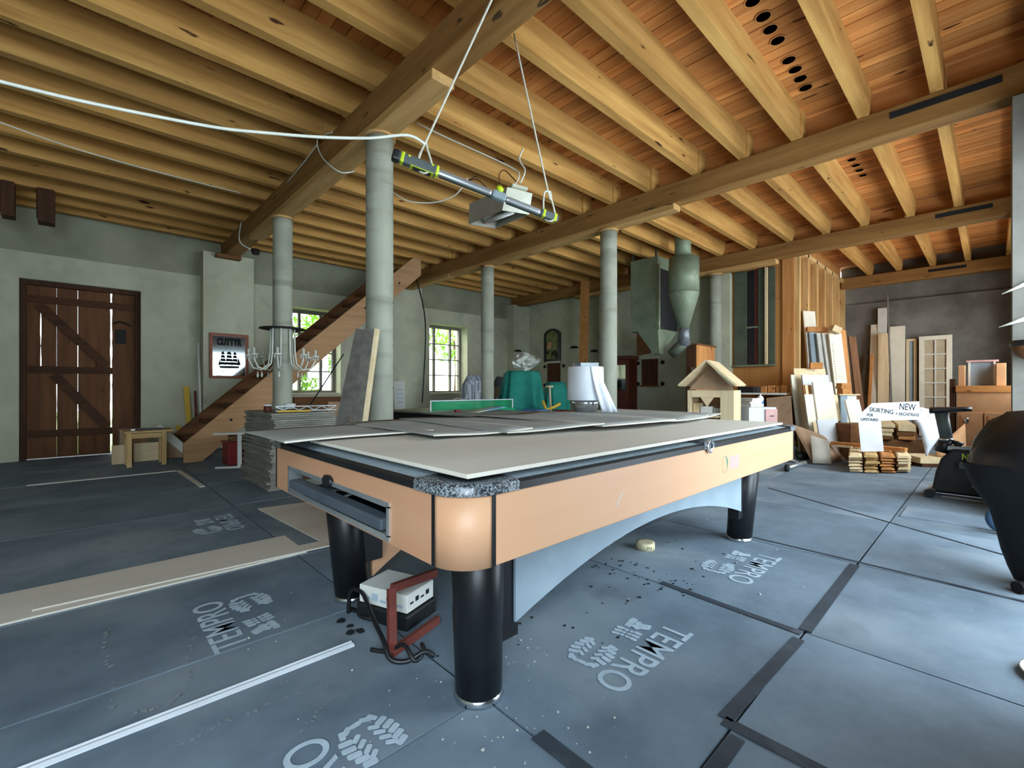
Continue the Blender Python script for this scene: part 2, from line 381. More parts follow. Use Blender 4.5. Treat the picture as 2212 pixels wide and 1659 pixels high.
wall_right = wall('wall_right', [((-3.2, YR - .3, 0), (-2.2, YR, ZT)), ((-2.2, YR - .3, 0), (.1, YR, .5)), ((-2.2, YR - .3, 2.5), (.1, YR, ZT)), ((.1, YR - .3, 0), (2.25, YR, ZT)), ((2.25, YR - .3, 2.6), (4.85, YR, ZT)), ((4.85, YR - .3, 0), (6.2, YR, ZT)), ((6.2, YR - .3, 0), (7.8, YR, .9)), ((6.2, YR - .3, 2.6), (7.8, YR, ZT)),
    ((7.8, YR - .3, 0), (9.85, YR, ZT)), ((9.85, YR - .3, 0), (11.35, YR, .9)), ((9.85, YR - .3, 2.6), (11.35, YR, ZT)), ((11.35, YR - .3, 0), (13.1, YR, ZT)),
    ((1.5, YR, 0), (2.2, -.30, 3.16)), ((5.02, YR, 0), (5.44, -.10, 3.16)), ((8.5, YR, 0), (8.9, -.17, 3.16))], 'block_wall')
wall_behind = wall('wall_behind', [((-3.2, -.9, 0), (-2.9, 9.6, ZT))])
# plywood partition: front sheets and the stud frame of its return
wall_partition = wall('wall_partition', [((9.03, 2.37, 0), (9.06, 3.40, ZT)), ((9.06, 2.40, 0), (12.62, 2.43, ZT))], 'ply')
for k, (z0, z1) in enumerate([(0, .86), (.865, 1.72), (1.725, 2.58), (2.585, 3.5)]):
    box('plywood_panel', (9.0, 2.56, z0 + .002), (9.03, 3.40, z1), 'ply', wall_partition)
for x in [9.03, 9.55, 10.15, 10.75, 11.35, 11.95, 12.5]:
    box('stud', (x, 2.30, 0), (x + .07, 2.40, 3.42), 'pine_z', wall_partition)
box('corner_stud', (8.97, 2.37, 0), (9.03, 2.55, 3.30), 'orange_z', wall_partition)
box('top_plate', (9.03, 2.30, 3.36), (12.6, 2.40, 3.43), 'pine_x', wall_partition)
# ---- ceiling: slab, deck boards, joists, beams with corbels, blocking
ceiling = struct(box('ceiling', (-3.2, -.9, 3.77), (13.1, 9.6, 3.87), 'under_floor'))
PW = .112; first = None; x = -3.1
while x < 12.95:
    z = 3.72 + U(-.003, .003)
    if first is None:
        first = box('deck_plank', (x, -.88, z), (x + PW - .006, 9.55, z + .03), 'deck', ceiling)
    else: copy_at(first, (x + PW / 2 - .003, (9.55 - .88) / 2, z), ceiling)
    x += PW
ZJ = 3.45; ZB = 3.214
JY = [-.18, .35, .85, 1.37, 1.86, 2.38, 2.97, 3.52, 4.03, 4.55, 5.05, 5.55, 6.07, 6.60, 7.10, 7.62, 8.15, 8.62, 9.02]
BX = [(-1.75, -1.53), (1.75, 1.965), (5.13, 5.32), (8.60, 8.79), (12.42, 12.62)]
spans = [(-3.1, -1.5), (-1.62, 1.99), (1.72, 5.36), (5.10, 8.83), (8.57, 12.66)]
for bi, (a, b) in enumerate(spans):
    f = None
    for y in JY:
        if bi == 4 and y > 2.3: continue
        yy = y + U(-.012, .012) + (.0 if bi % 2 else .012); wd = .083
        z0 = ZJ + U(-.004, .006)
        if f is None: f = box('joist', (a, yy - wd, z0), (b, yy, 3.722), 'joist', ceiling)
        else: copy_at(f, ((a + b) / 2, yy - wd / 2, z0), ceiling)
for bi in (1, 2, 3):
    xa, xb = BX[bi]
    for j in range(len(JY) - 1):
        if JY[j + 1] - .083 - JY[j] < .1: continue
        box('blocking', (xb - .045, JY[j] + .012, ZJ), (xb - .015, JY[j + 1] - .083, 3.69), 'orange_y', ceiling)
for bi, (xa, xb) in enumerate(BX):
    b = box('beam', (xa, -.88 if bi else -.88, ZB), (xb, 9.1 if bi < 3 else (9.1 if bi == 3 else 2.35), ZJ), 'beam', ceiling, bevel=.012)
    runs = {1: [(2.66, 7.35)], 2: [(2.62, 7.15), (7.2, 8.75)], 3: [(2.55, 4.4), (5.4, 6.9)]}.get(bi, [])
    for y0, y1 in runs:
        box('corbel', (xa + .012, y0, 3.140), (xb - .012, y1, ZB), 'corbel', b, bevel=.008)
# notch slots cut in the ends of the beams near the right wall
for xa, y0, y1, z0 in [(5.13, -.05, .62, 3.345), (8.60, .0, .55, 3.345), (12.42, .35, .9, 3.33)]:
    box('beam_slot', (xa - .004, y0, z0), (xa + .002, y1, z0 + .055), 'under_floor', ceiling)
# drilled round holes through the deck boards
def holes(pts, r):
    for (hx, hy) in pts:
        MB().lathe([(r, 0), (r, .004), (r * .86, .004), (r * .86, 0)], (hx, hy, 3.7115), 16).build('hole_ring', 'orange_y', ceiling); MB().lathe([(r * .86, .003), (0.0, .003)], (hx, hy, 3.7115), 16).build('drilled_hole', 'brown_y', ceiling)
# ---- columns
def column(x, y, label, top=3.115):
    t = thing('column', (x, y, 0), label, 'column', 'round columns under the beams')
    prof = [(.113, 0)]
    z = .45
    while z < top:
        prof += [(.1135, z - .012), (.109, z), (.1135, z + .012)] if U(0, 1) > .45 else [(.1135, z)]
        z += U(.25, .45)
    prof.append((.1135, top)); MB().lathe(prof, (x, y, 0), 28).build('shaft', 'concrete_col', t)
    MB().lathe([(.135, top), (.135, 3.140)], (x, y, 0), 16).build('cap_board', 'corbel', t)
column(1.857, 3.60, 'thick round grey column beside the end of the white work light')
column(1.857, 6.16, 'round grey column with the chandelier hung around it')
column(5.225, 3.60, 'round grey column right of the white draped drum')
column(5.225, 6.14, 'slim round grey column in front of the far left window corner')
column(8.695, 3.60, 'pale round column right of the green dust cyclone')
column(8.695, 6.15, 'round column against the back wall, hidden behind another column')
# ---- windows of the left wall
def window(name, x0, x1, z0, z1, gy):
    r = struct(MB().box((x0 - .03, gy - .03, z0), (x0 + .04, gy + .05, z1)).box((x1 - .04, gy - .03, z0), (x1 + .03, gy + .05, z1))
               .box((x0 + .04, gy - .03, z1 - .05), (x1 - .04, gy + .05, z1 + .02)).box((x0 + .04, gy - .03, z0 - .02), (x1 - .04, gy + .05, z0 + .05)).build(name, 'grey_z'))
    wx = x1 - x0 - .08; c1 = x0 + .04 + wx * .26; c2 = x0 + .04 + wx * .74
    for c in (c1, c2): box('mullion', (c - .022, gy - .025, z0 + .05), (c + .022, gy + .04, z1 - .05), 'grey_z', r)
    edges = [x0 + .04, c1, c2, x1 - .04]; H_ = (z1 - z0 - .1)
    for k in range(3):
        a, b = edges[k] + (.022 if k else 0), edges[k + 1] - (.022 if k < 2 else 0)
        for q in range(1, 4):
            zz = z0 + .05 + H_ * q / 4; box('glazing_bar', (a, gy - .01, zz - .011), (b, gy + .03, zz + .011), 'grey_x', r)
        for q in range(4):
            box('pane', (a, gy + .008, z0 + .05 + H_ * q / 4 + .011), (b, gy + .012, z0 + .05 + H_ * (q + 1) / 4 - .011), 'glass', r)
    box('sill', (x0, YW - .02, z0 - .03), (x1, gy - .03, z0), 'plaster', r)
    return r
window('window_1', 2.87, 3.82, .90, 2.52, 9.40)
window('window_2', 5.98, 7.06, .88, 2.51, 9.40)
# ---- old board door of the left wall
door = struct(MB().box((-.60, 9.2, 0), (-.54, 9.3, 2.5)).box((.63, 9.2, 0), (.69, 9.3, 2.5)).box((-.54, 9.2, 2.44), (.63, 9.3, 2.5)).build('door_1', 'dark_z'))
ed = [-.54, -.385, -.36, -.215, -.04, .105, .37, .63]
gaps = {1: .012, 3: .008, 4: .011, 6: .022}
edges = [-.54, -.40, -.24, -.02, .35, .63]
gp = [0, .013, .007, .010, .026, 0]
random.seed(3); GW = {}
def gapw(k, z):
    key = (k, round(z, 3))
    if key not in GW:
        g_ = gp[k] / 2
        if k in (0, 5): v = 0
        elif k == 1: v = g_ * U(.3, 1) if 1.3 < z < 2.15 and U(0, 1) > .2 else .0006
        elif k == 2: v = g_ * U(.2, .8) if .3 < z < 1.1 and U(0, 1) > .3 else .0006
        elif k == 3: v = g_ * U(.3, .9) if (.55 < z < 1.0 or 1.3 < z < 1.75) and U(0, 1) > .25 else .0006
        else: v = g_ * U(.45, 1)
        GW[key] = v
    return GW[key]
for k in range(5):
    a = edges[k] + gp[k] / 2; b = edges[k + 1] - gp[k + 1] / 2
    mb = MB(); n = 26; L_ = []; Rr = []
    for i in range(n + 1):
        z = .004 + 2.438 * i / n
        L_.append((edges[k] + gapw(k, z), z)); Rr.append((edges[k + 1] - gapw(k + 1, z), z))
    for i in range(n):
        mb.add([(L_[i][0], 9.27, L_[i][1]), (Rr[i][0], 9.27, Rr[i][1]), (Rr[i + 1][0], 9.27, Rr[i + 1][1]), (L_[i + 1][0], 9.27, L_[i + 1][1]),
                (L_[i][0], 9.30, L_[i][1]), (Rr[i][0], 9.30, Rr[i][1]), (Rr[i + 1][0], 9.30, Rr[i + 1][1]), (L_[i + 1][0], 9.30, L_[i + 1][1])],
               [(0, 1, 2, 3), (7, 6, 5, 4), (0, 4, 5, 1), (1, 5, 6, 2), (2, 6, 7, 3), (3, 7, 4, 0)])
    mb.build('door_board', 'door_board', door)
for z in (.30, 1.21, 2.20): box('ledge', (-.52, 9.235, z), (.36 if z != 2.20 else .62, 9.27, z + .10), 'dark_x', door)
for z0, z1 in ((.42, 1.19), (1.33, 2.18)): MB().bar((.30, 9.25, z0), (-.42 + (.15 if z0 < 1 else 0), 9.25, z1), .11, .034, up=(0, 1, 0)).build('brace', 'dark_x', door)
lk = MB().box((.40, 9.25, 1.68), (.52, 9.268, 1.90)).build('lock_plate', 'bracket_iron', door)
MB().tube([(.38, 9.24, 1.98), (.44, 9.22, 2.02), (.54, 9.23, 1.99), (.58, 9.24, 1.96)], .012, 6).build('door_latch', 'bracket_iron', door)
holes([(3.429, 1.16), (3.626, 1.155), (3.792, 1.16), (3.956, 1.157), (4.26, 1.163), (4.424, 1.16), (4.589, 1.162), (4.761, 1.165)], .056)
holes([(6.66, 1.155), (6.865, 1.15), (7.052, 1.145), (7.25, 1.14)], .05)
# ================================================================== POOL TABLE
X0, X1, Y0, Y1 = .66, 3.43, .88, 2.385; RC = .11
ZA, ZC = .542, .727
pt = thing('pool_table', ((X0 + X1) / 2, (Y0 + Y1) / 2, 0), 'large pool table with beech wood sides and black round legs', 'pool table')
def arc(cx, cy, r, a0, a1, n=10): return [(cx + r * math.cos(R(a0 + (a1 - a0) * i / n)), cy + r * math.sin(R(a0 + (a1 - a0) * i / n))) for i in range(n + 1)]
T_ = .03; gpp = .006
I4 = Matrix.Identity(4)
# side panels
for y0, y1 in ((Y0, Y0 + T_), (Y1 - T_, Y1)):
    box('side_panel', (X0 + RC + gpp, y0, ZA), (X1 - RC - gpp, y1, ZC), 'beech', pt, bevel=.003)
# end panels; the near one has the ball-return slot
SY0, SY1, SZ0, SZ1 = 1.225, 2.09, .563, .652
e = MB().box((X0, Y0 + RC + gpp, ZA), (X0 + T_, SY0, ZC)).box((X0, SY1, ZA), (X0 + T_, Y1 - RC - gpp, ZC)).box((X0, SY0, SZ1), (X0 + T_, SY1, ZC)).box((X0, SY0, ZA), (X0 + T_, SY1, SZ0)).build('end_panel', 'beech_y', pt)
box('end_panel', (X1 - T_, Y0 + RC + gpp, ZA), (X1, Y1 - RC - gpp, ZC), 'beech_y', pt)
fr = MB()
for lo, hi in (((X0 - .006, SY0 - .012, SZ1 - .004), (X0 + .05, SY1 + .012, SZ1 + .012)), ((X0 - .006, SY0 - .012, SZ0 - .014), (X0 + .05, SY1 + .012, SZ0 + .004)),
               ((X0 - .006, SY0 - .012, SZ0), (X0 + .05, SY0 + .003, SZ1)), ((X0 - .006, SY1 - .003, SZ0), (X0 + .05, SY1 + .012, SZ1))): fr.box(lo, hi)
sf = fr.build('slot_frame', 'alu', pt)
MB().box((X0 + .03, SY0, SZ0 - .015), (X0 + .28, SY1, SZ0)).box((X0 + .28, SY0, SZ0 - .015), (X0 + .29, SY1, SZ1 + .03)).box((X0 + .03, SY0, SZ1 + .015), (X0 + .28, SY1, SZ1 + .03)).build('ball_tray', 'black_plastic', pt)
MB().lathe([(.030, -.008), (.034, .006), (.024, .012), (0, .012)], (X0 - .006, 1.66, .662), 18, Matrix.Rotation(R(-90), 4, 'Y') @ Matrix.Scale(1.2, 4, (0, 1, 0)) @ Matrix.Scale(.7, 4, (1, 0, 0))).build('slot_latch', 'black_plastic', sf)
for (cx, cy, a) in ((X0 + RC, Y0 + RC, 180), (X1 - RC, Y0 + RC, 270), (X1 - RC, Y1 - RC, 0), (X0 + RC, Y1 - RC, 90)):
    po = arc(cx, cy, RC, a, a + 90) + arc(cx, cy, RC - T_, a + 90, a)
    mbc = MB().prism(po, ZC - ZA, Matrix.Translation((0, 0, ZA))); mbc.sm = [k > 1 and k != 12 and k != 23 for k in range(len(mbc.sm))]; mbc.build('corner_panel', 'beech', pt)
    # dark strips in the joints beside the corner
    po = arc(cx, cy, RC - .004, a, a + 90); 
    for (qx, qy), an in ((po[0], a), (po[-1], a + 90)):
        MB().bar((qx, qy, ZA + .001), (qx, qy, ZC), .012, .012, up=(1, 0, 0)).build('joint_strip', 'black_plastic', pt)
    # cast corner on the rail
    oo = [(cx + math.cos(R(a + 90)) * (RC + .008) + math.cos(R(a + 180)) * .085, cy + math.sin(R(a + 90)) * (RC + .008) + math.sin(R(a + 180)) * .085)]
    out_ = arc(cx, cy, RC + .008, a, a + 90); d0 = Vector((math.cos(R(a - 90)), math.sin(R(a - 90)))) * .085; d1 = Vector((math.cos(R(a + 180)), math.sin(R(a + 180)))) * .085
    out_ = [(out_[0][0] + d0.x, out_[0][1] + d0.y)] + out_ + [(out_[-1][0] + d1.x, out_[-1][1] + d1.y)]
    inn = arc(cx, cy, RC - .105, a, a + 90); inn = [(inn[0][0] + d0.x, inn[0][1] + d0.y)] + inn + [(inn[-1][0] + d1.x, inn[-1][1] + d1.y)]
    mb = MB(); rows = []
    mb.grid([[(p[0], p[1], ZC + .001) for p in out_], [(p[0], p[1], ZC + .022) for p in out_], [(p[0] * .93 + q[0] * .07, p[1] * .93 + q[1] * .07, ZC + .031) for p, q in zip(out_, inn)],
             [(q[0], q[1], ZC + .033) for q in inn], [(q[0], q[1], ZC + .001) for q in inn], [(p[0], p[1], ZC + .001) for p in out_]])
    mb.build('corner_casting', 'speckle', pt)
# rails between castings: black edge band and cloth-coloured top
def rail(p0, p1, inward):
    p0 = Vector((*p0, 0)); p1 = Vector((*p1, 0)); iw = Vector((*inward, 0)); up = Vector((0, 0, 1))
    o = -iw * .006
    b = MB(); q = [o + up * (ZC + .001), o + up * (ZC + .021), iw * .010 + up * (ZC + .027), iw * .012 + up * (ZC + .001)]
    b.grid([[p0 + v for v in q + q[:1]], [p1 + v for v in q + q[:1]]], smooth=False).build('rail_band', 'black_plastic', pt)
    q = [iw * .011 + up * (ZC + .002), iw * .011 + up * (ZC + .025), iw * .13 + up * (ZC + .034), iw * .15 + up * (ZC + .020), iw * .13 + up * (ZC + .002)]
    MB().grid([[p0 + v for v in q + q[:1]], [p1 + v for v in q + q[:1]]], smooth=False).build('rail_top', 'cloth_grey', pt)
cx_ = (X0 + X1) / 2; k_ = RC + .086
for a, b in ((X0 + k_, cx_ - .055), (cx_ + .055, X1 - k_)):
    rail((a, Y0), (b, Y0), (0, 1)); rail((a, Y1), (b, Y1), (0, -1))
rail((X0, Y0 + k_), (X0, Y1 - k_), (1, 0)); rail((X1, Y0 + k_), (X1, Y1 - k_), (-1, 0))
for y, s in ((Y0, 1), (Y1, -1)):
    MB().prism([(cx_ - .054, y - s * .008), (cx_ + .054, y - s * .008), (cx_ + .05, y + s * .1), (cx_ - .05, y + s * .1)], .034, Matrix.Translation((0, 0, ZC + .001))).build('side_pocket_plate', 'speckle', pt)
    MB().lathe([(.030, 0), (.030, .008), (.02, .01), (.02, 0)], (cx_, y - s * .006, ZC + .012), 14, Matrix.Rotation(R(90), 4, 'X')).build('pocket_ring', 'chrome', pt)
box('bed', (X0 + .1, Y0 + .1, ZC - .05), (X1 - .1, Y1 - .1, ZC + .012), 'cloth_grey', pt)
box('under_frame', (X0 + .30, Y0 + .12, ZA + .03), (X1 - .05, Y1 - .12, ZC - .05), 'black_plastic', pt)
# legs
for (lx, ly, ox, oy) in ((.945, 1.155, -.03, -.03), (.945, 2.11, -.034, .034), (3.165, 1.155, .034, -.034), (3.165, 2.11, .034, .034)):
    lg = MB().tube([(lx, ly, .022), (lx + ox * .5, ly + oy * .5, .30), (lx + ox, ly + oy, .585)], [.076, .082, .086], 28).build('leg', 'black_paint', pt)
    MB().lathe([(.080, 0), (.082, .006), (.078, .018), (.074, .024), (0, .024)], (lx, ly, .004), 28).build('foot_ring', 'chrome', lg)
    sx = 1 if lx < 2 else -1; sy = 1 if ly < 1.6 else -1
    MB().box((min(lx, lx + sx * .135), ly - .045, .165), (max(lx, lx + sx * .135), ly + .02, .585)).build('leg_bracket', 'black_paint', lg)
# curved stretcher panels under the long sides
def arch(y, m, nm, ze=.215):
    a0, a1 = 1.06, 3.05; n = 24; top = [(a1, .56), (a0, .56)]
    bot = []
    for i in range(n + 1):
        t = i / n; bot.append((a0 + (a1 - a0) * t, ze + (.38 - ze) * (1 - (2 * t - 1) ** 2)))
    mb = MB(); poly = bot + top
    M = Matrix(((1, 0, 0, 0), (0, 0, -1, y), (0, 1, 0, 0), (0, 0, 0, 1)))
    # quads strip so that the concave outline stays clean
    for i in range(n):
        (xa, za), (xb, zb) = bot[i], bot[i + 1]
        mb.add([(xa, y, za), (xb, y, zb), (xb, y, .56), (xa, y, .56), (xa, y + .018, za), (xb, y + .018, zb), (xb, y + .018, .56), (xa, y + .018, .56)],
               [(0, 1, 2, 3), (7, 6, 5, 4), (0, 4, 5, 1), (3, 2, 6, 7)] + ([(0, 3, 7, 4)] if i == 0 else []) + ([(1, 5, 6, 2)] if i == n - 1 else []))
    return mb.build(nm, m, pt)
arch(1.10, 'panel_grey', 'arched_panel')
bp_ = arch(2.13, 'beech', 'arched_panel', .06)
MB().lathe([(.014, 0), (.014, .01), (.008, .014), (0, .014)], (1.11, 2.125, .34), 10, Matrix.Rotation(R(90), 4, 'X')).build('bolt', 'chrome', bp_)
# maker's ring and worn lettering patch on the long side, number sticker on the leg
mb = MB(); n = 26
ro = [(2.235 + .034 * math.cos(6.283 * i / n), .635 + .040 * math.sin(6.283 * i / n)) for i in range(n)]
for i in range(n):
    t = 6.283 * (i + .5) / n; wd = .0014 + .012 * max(0, math.cos(t - .35)) ** 3
    a, b = ro[i], ro[(i + 1) % n]; c = (2.235, .635)
    k1 = 1 - wd / .037
    mb.add([(a[0], Y0 - .0006, a[1]), (b[0], Y0 - .0006, b[1]), (c[0] + (b[0] - c[0]) * k1, Y0 - .0006, c[1] + (b[1] - c[1]) * k1), (c[0] + (a[0] - c[0]) * k1, Y0 - .0006, c[1] + (a[1] - c[1]) * k1)], [(0, 1, 2, 3)])
mb.build('logo_ring', 'teal_cloth', pt)
mat('worn_print', 'c9a39a', 'b79aa8', 60, rough=.6, lo=.4, hi=.6)
mb = MB()
for i in range(9): mb.box((2.29 + i * .0135, Y0 - .0005, .60 + .006 * (i % 3)), (2.298 + i * .0135, Y0, .668 - .005 * (i % 2)))
mb.build('worn_lettering', 'worn_print', pt)
MB().bar((1.322, Y0 - .0006, .598), (1.362, Y0 - .0006, .643), .004, .001, up=(0, 1, 0)).build('scratch', 'white_paint', pt)
MB().box((3.045, 1.106, .455), (3.085, 1.1095, .51)).build('number_sticker', 'white_card', pt)
lettering('sticker_number', '7', .035, 'ink', frame_mat((3.065, 1.1055, .482), (0, 0, -1), (1, 0, 0)), pt)
# ---- things lying on the table
tp = ZC + .035
box('cover_board', (.695, .893, tp + .012), (3.15, 1.95, tp + .024), 'hardboard', None, bevel=.002)
tag(bpy.data.objects['cover_board'], 'big pale dusty hardboard sheet lying on the near side of the pool table', 'board')
def under_sheet(xa, xb, ya, yb, z, skew, lab, ph):
    rows = []
    for i in range(9):
        t = i / 8; row = []
        for j in range(7):
            s_ = j / 6; x = xa + (xb - xa) * s_ + skew * (1 - t); y = ya + (yb - ya) * t + .05 * math.sin(3 * s_ + ph)
            row.append((x, y, z + .006 * math.sin(5 * s_ + ph * 2) * math.sin(3 * t + ph) + .006 * s_ ** 3))
        rows.append(row)
    o = MB().sheet(rows, (0, 0, -.005)).build('underlay_sheet', 'cover_dark'); eg = MB(); line = [Vector(p) + Vector((0, -.003, -.002)) for p in rows[0]] + [Vector(r_[-1]) + Vector((.003, 0, -.002)) for r_ in rows[1:]]
    eg.tube(line, .0042, 5).build('cut_edge', 'hardboard', o)
    return tag(o, lab, 'sheet', 'grey underlay sheets on the pool table')
mat('rack_plastic', '3f474e', '4c545b', 5, rough=.5)
zz = tp + .047
under_sheet(.545, 1.18, 1.78, 2.36, zz - .008, 0, 'grey underlay sheet at the left end of the pool table, overhanging its corner', .2)
under_sheet(1.08, 1.56, 1.50, 2.44, zz - .002, -.05, 'grey underlay sheet second from the left end of the pool table', 1.1)
under_sheet(1.40, 1.98, 1.40, 2.42, zz + .004, -.06, 'grey underlay sheet in the middle of the pool table, light scuff on it', 2.0)
under_sheet(1.88, 2.50, 1.28, 2.40, zz + .010, -.04, 'grey underlay sheet on the pool table right under the draped drum', 2.6)
under_sheet(2.36, 2.98, 1.30, 2.38, zz + .004, .05, 'grey underlay sheet right of the draped drum with a curled pale edge', 3.4)
under_sheet(2.86, 3.42, 1.36, 2.36, zz - .002, .04, 'grey underlay sheet at the far right end of the pool table', 4.1)
# black ball rack pushed into the slot
mb = MB().bar((.628, 1.93, .618), (.672, 1.25, .592), .05, .036).bar((.69, 1.28, .585), (.86, 1.55, .59), .03, .02).bar((.86, 1.55, .59), (.66, 1.92, .60), .03, .02)
tag(mb.build('ball_rack', 'rack_plastic', bevel=.006), 'dark triangular ball rack sticking out of the pool table slot', 'ball rack')
rows = [[(.70 + .09 * i, 1.68 + .09 * j, .585 + .02 * math.sin(i + j)) for j in range(4)] for i in range(3)]
tag(MB().sheet(rows, (0, 0, -.003)).build('dark_cloth', 'cover_dark'), 'crumpled dark cloth lying inside the pool table slot', 'cloth')
# draped drum on the table
dc = Vector((2.62, 2.0, tp + .066))
dr = thing('draped_drum', dc, 'round metal pan with a white cloth drum on top, on the pool table', 'drum')
MB().lathe([(.075, 0), (.083, .004), (.092, .06), (.096, .085), (.09, .085)], dc, 24).build('metal_pan', 'chrome', dr)
MB().lathe([(.128, .085), (.132, .09), (.129, .2), (.126, .318), (.12, .322), (0, .322)], dc, 28).build('drum_cover', 'white_cloth', dr)
MB().tube([dc + Vector((.085, -.06, .05)), dc + Vector((.125, -.085, .055)), dc + Vector((.13, -.09, .03)), dc + Vector((.09, -.065, .02))], .006, 6).build('pan_handle', 'chrome', dr)
rt = Vector((.72, -.69, 0)); fw = Vector((-.69, -.72, 0)); rows = []
for i in range(11):
    t = i / 10; a = dc + fw * (.128 + .004 * t) * (1 - .3 * max(0, t - .6)) + rt * (.012 + .055 * t + .03 * t * t) + Vector((0, 0, .318 - .315 * t))
    b = dc + fw * (.05 + .09 * t) + rt * (.112 + .085 * max(0, t - .3) / .7) + Vector((0, 0, .318 - .31 * t))
    rows.append([a.lerp(b, s_ / 5) + fw * .012 * math.sin(s_ * 2.2 + t * 2) for s_ in range(6)])
MB().sheet(rows, fw * -.003).build('hanging_cloth', 'white_cloth', dr)
bt = thing('portable_radio', dc + Vector((.02, .01, .322)), 'small black and silver box lying on top of the white drum', 'radio')
c0 = dc + Vector((.02, .01, .322)); Mr = Matrix.Translation(c0) @ Matrix.Rotation(R(-44), 4, 'Z')
MB().box((-.085, -.04, 0), (.085, .04, .033), Mr).build('body', 'black_plastic', bt, bevel=.004)
MB().box((-.045, -.043, .004), (.08, -.038, .029), Mr).build('front_panel', 'steel', bt)
# ================================================================== ON THE FLOOR NEAR THE TABLE
pk = MB().box((-3.2, 2.862, 0), (1.0, 3.275, .010)).build('plywood_plank', 'hardboard', bevel=.002)
tag(pk, 'long pale plywood plank lying flat on the dark floor left of the pool table', 'plank')
pk2 = MB().bar((-.15, 2.98, .0165), (1.16, 2.90, .0165), .12, .008).build('thin_strip', 'hardboard')
tag(pk2, 'narrow pale strip lying on the long plank, its end under the table', 'strip')
pk3 = MB().prism([(1.06, 4.15), (1.13, 2.99), (1.75, 3.02), (1.70, 4.05)], .008, Matrix.Translation((0, 0, .004))).build('hardboard_offcut', 'hardboard')
tag(pk3, 'pale hardboard offcut on the floor behind the left table leg', 'board')
ms = MB(); ms.prism([(-.021, 0), (.021, 0), (.021, .004), (.010, .010), (.004, .006), (-.004, .006), (-.010, .010), (-.021, .004)], 1.75, frame_mat((-.98, 1.735, .003), (0, 1, 0), (0, 0, 1)))
md = ms.build('moulding_strip', 'white_card'); md.rotation_euler[2] = R(-1.3)
tag(md, 'long grooved pale moulding strip on the floor in the left foreground', 'moulding')
for pts, lab in ((((-.39, 6.77), (.84, 6.745)), 'thin pale lath lying on the floor in front of the board door'), (((.86, 6.73), (.895, 5.47)), 'thin pale lath lying on the floor beside the foot of the stairs')):
    tag(MB().bar((*pts[0], .007), (*pts[1], .007), .045, .008).build('lath', 'hardboard'), lab, 'lath', 'laths on the far left floor')
tr = thing('tape_roll', (2.55, 1.485, .004), 'roll of cream masking tape on the floor under the table', 'tape roll')
MB().lathe([(.040, 0), (.056, 0), (.0565, .04), (.04, .04)], (2.55, 1.485, .004), 26).build('tape', 'tape_cream', tr)
MB().lathe([(.040, .002), (.0405, .038), (.036, .038), (.036, .002), (.04, .002)], (2.55, 1.485, .004), 26).build('core', 'tape_core', tr)
lettering('pen_mark', '712', .022, 'ink', frame_mat((2.517, 1.4385, .022), (.81, -.58, 0), (0, 0, 1)), tr)
# carton, red wooden frame and black straps under the table
bx = thing('tile_carton', (1.01, 1.80, .07), 'white printed carton on a dark case under the pool table', 'carton')
Mb = Matrix.Translation((1.01, 1.80, .075)) @ Matrix.Rotation(R(20), 4, 'Z')
MB().box((-.09, -.13, 0), (.09, .13, .075), Mb).build('box', 'paper', bx, bevel=.003)
for k in range(5): MB().box((-.0905, -.11 + .045 * k, .018), (-.0898, -.075 + .045 * k, .03 + .02 * (k % 2)), Mb).build('print_mark', 'print_grey', bx)
MB().lathe([(.018, 0), (.018, .001), (.012, .001), (.012, 0)], Mb @ Vector((-.0905, -.04, .04)), 16, Matrix.Rotation(R(20), 4, 'Z') @ Matrix.Rotation(R(-90), 4, 'Y')).build('red_logo', 'red_plastic', bx)
for k in range(4): MB().box((-.07 + .035 * k, -.1306, .03), (-.048 + .035 * k, -.1299, .038 + .012 * (k % 2)), Mb).build('print_mark', 'ink', bx)
cs = MB().box((-.10, -.14, 0), (.10, .14, .066), Matrix.Translation((1.01, 1.80, .005)) @ Matrix.Rotation(R(20), 4, 'Z')).build('tool_case', 'black_plastic', bevel=.01)
tag(cs, 'flat dark case under the white carton below the pool table', 'case')
tf = thing('wooden_frame', (.93, 1.57, .003), 'reddish wooden corner frame leaning against the carton under the table', 'frame')
A_ = Vector((.842, 1.535, .018)); B_ = Vector((.875, 1.60, .225)); C_ = Vector((1.09, 1.60, .03)); D_ = Vector((1.12, 1.66, .20))
for p, q in ((A_, B_), (A_, C_), (B_, D_)): MB().bar(p, q, .032, .018, up=(0, 1, 0)).build('frame_bar', 'red_wood', tf)
st = MB()
st.tube(smooth_line([(.86, 1.955, .01), (.865, 1.94, .11), (.88, 1.86, .12), (.845, 1.70, .09), (.82, 1.56, .06), (.815, 1.50, .02), (.86, 1.46, .01), (.92, 1.44, .03), (.95, 1.42, .01)]), .009, 7)
st.tube(smooth_line([(.80, 1.62, .01), (.84, 1.56, .012), (.87, 1.50, .05), (.88, 1.44, .012), (.93, 1.46, .02), (.96, 1.52, .01)]), .008, 7)
st.tube(smooth_line([(.88, 1.98, .01), (.90, 1.92, .01), (.88, 1.86, .02), (.92, 1.80, .012)]), .01, 7)
tag(st.build('elastic_strap', 'black_plastic'), 'tangle of black straps around the carton under the table', 'strap')
mb = MB()
for (x, y, s_) in ((.815, 1.915, .022), (.822, 1.85, .016), (.80, 1.80, .02), (.835, 1.785, .024)):
    pts = [(x + s_ * U(.6, 1.2) * math.cos(k * 1.05), y + s_ * U(.6, 1.2) * math.sin(k * 1.05)) for k in range(6)]; mb.prism(pts, .003, Matrix.Translation((0, 0, .004)))
o = mb.build('rubber_scraps', 'rubber'); tag(o, 'torn black scraps on the floor beside the left table leg', 'scraps'); o['kind'] = 'stuff'
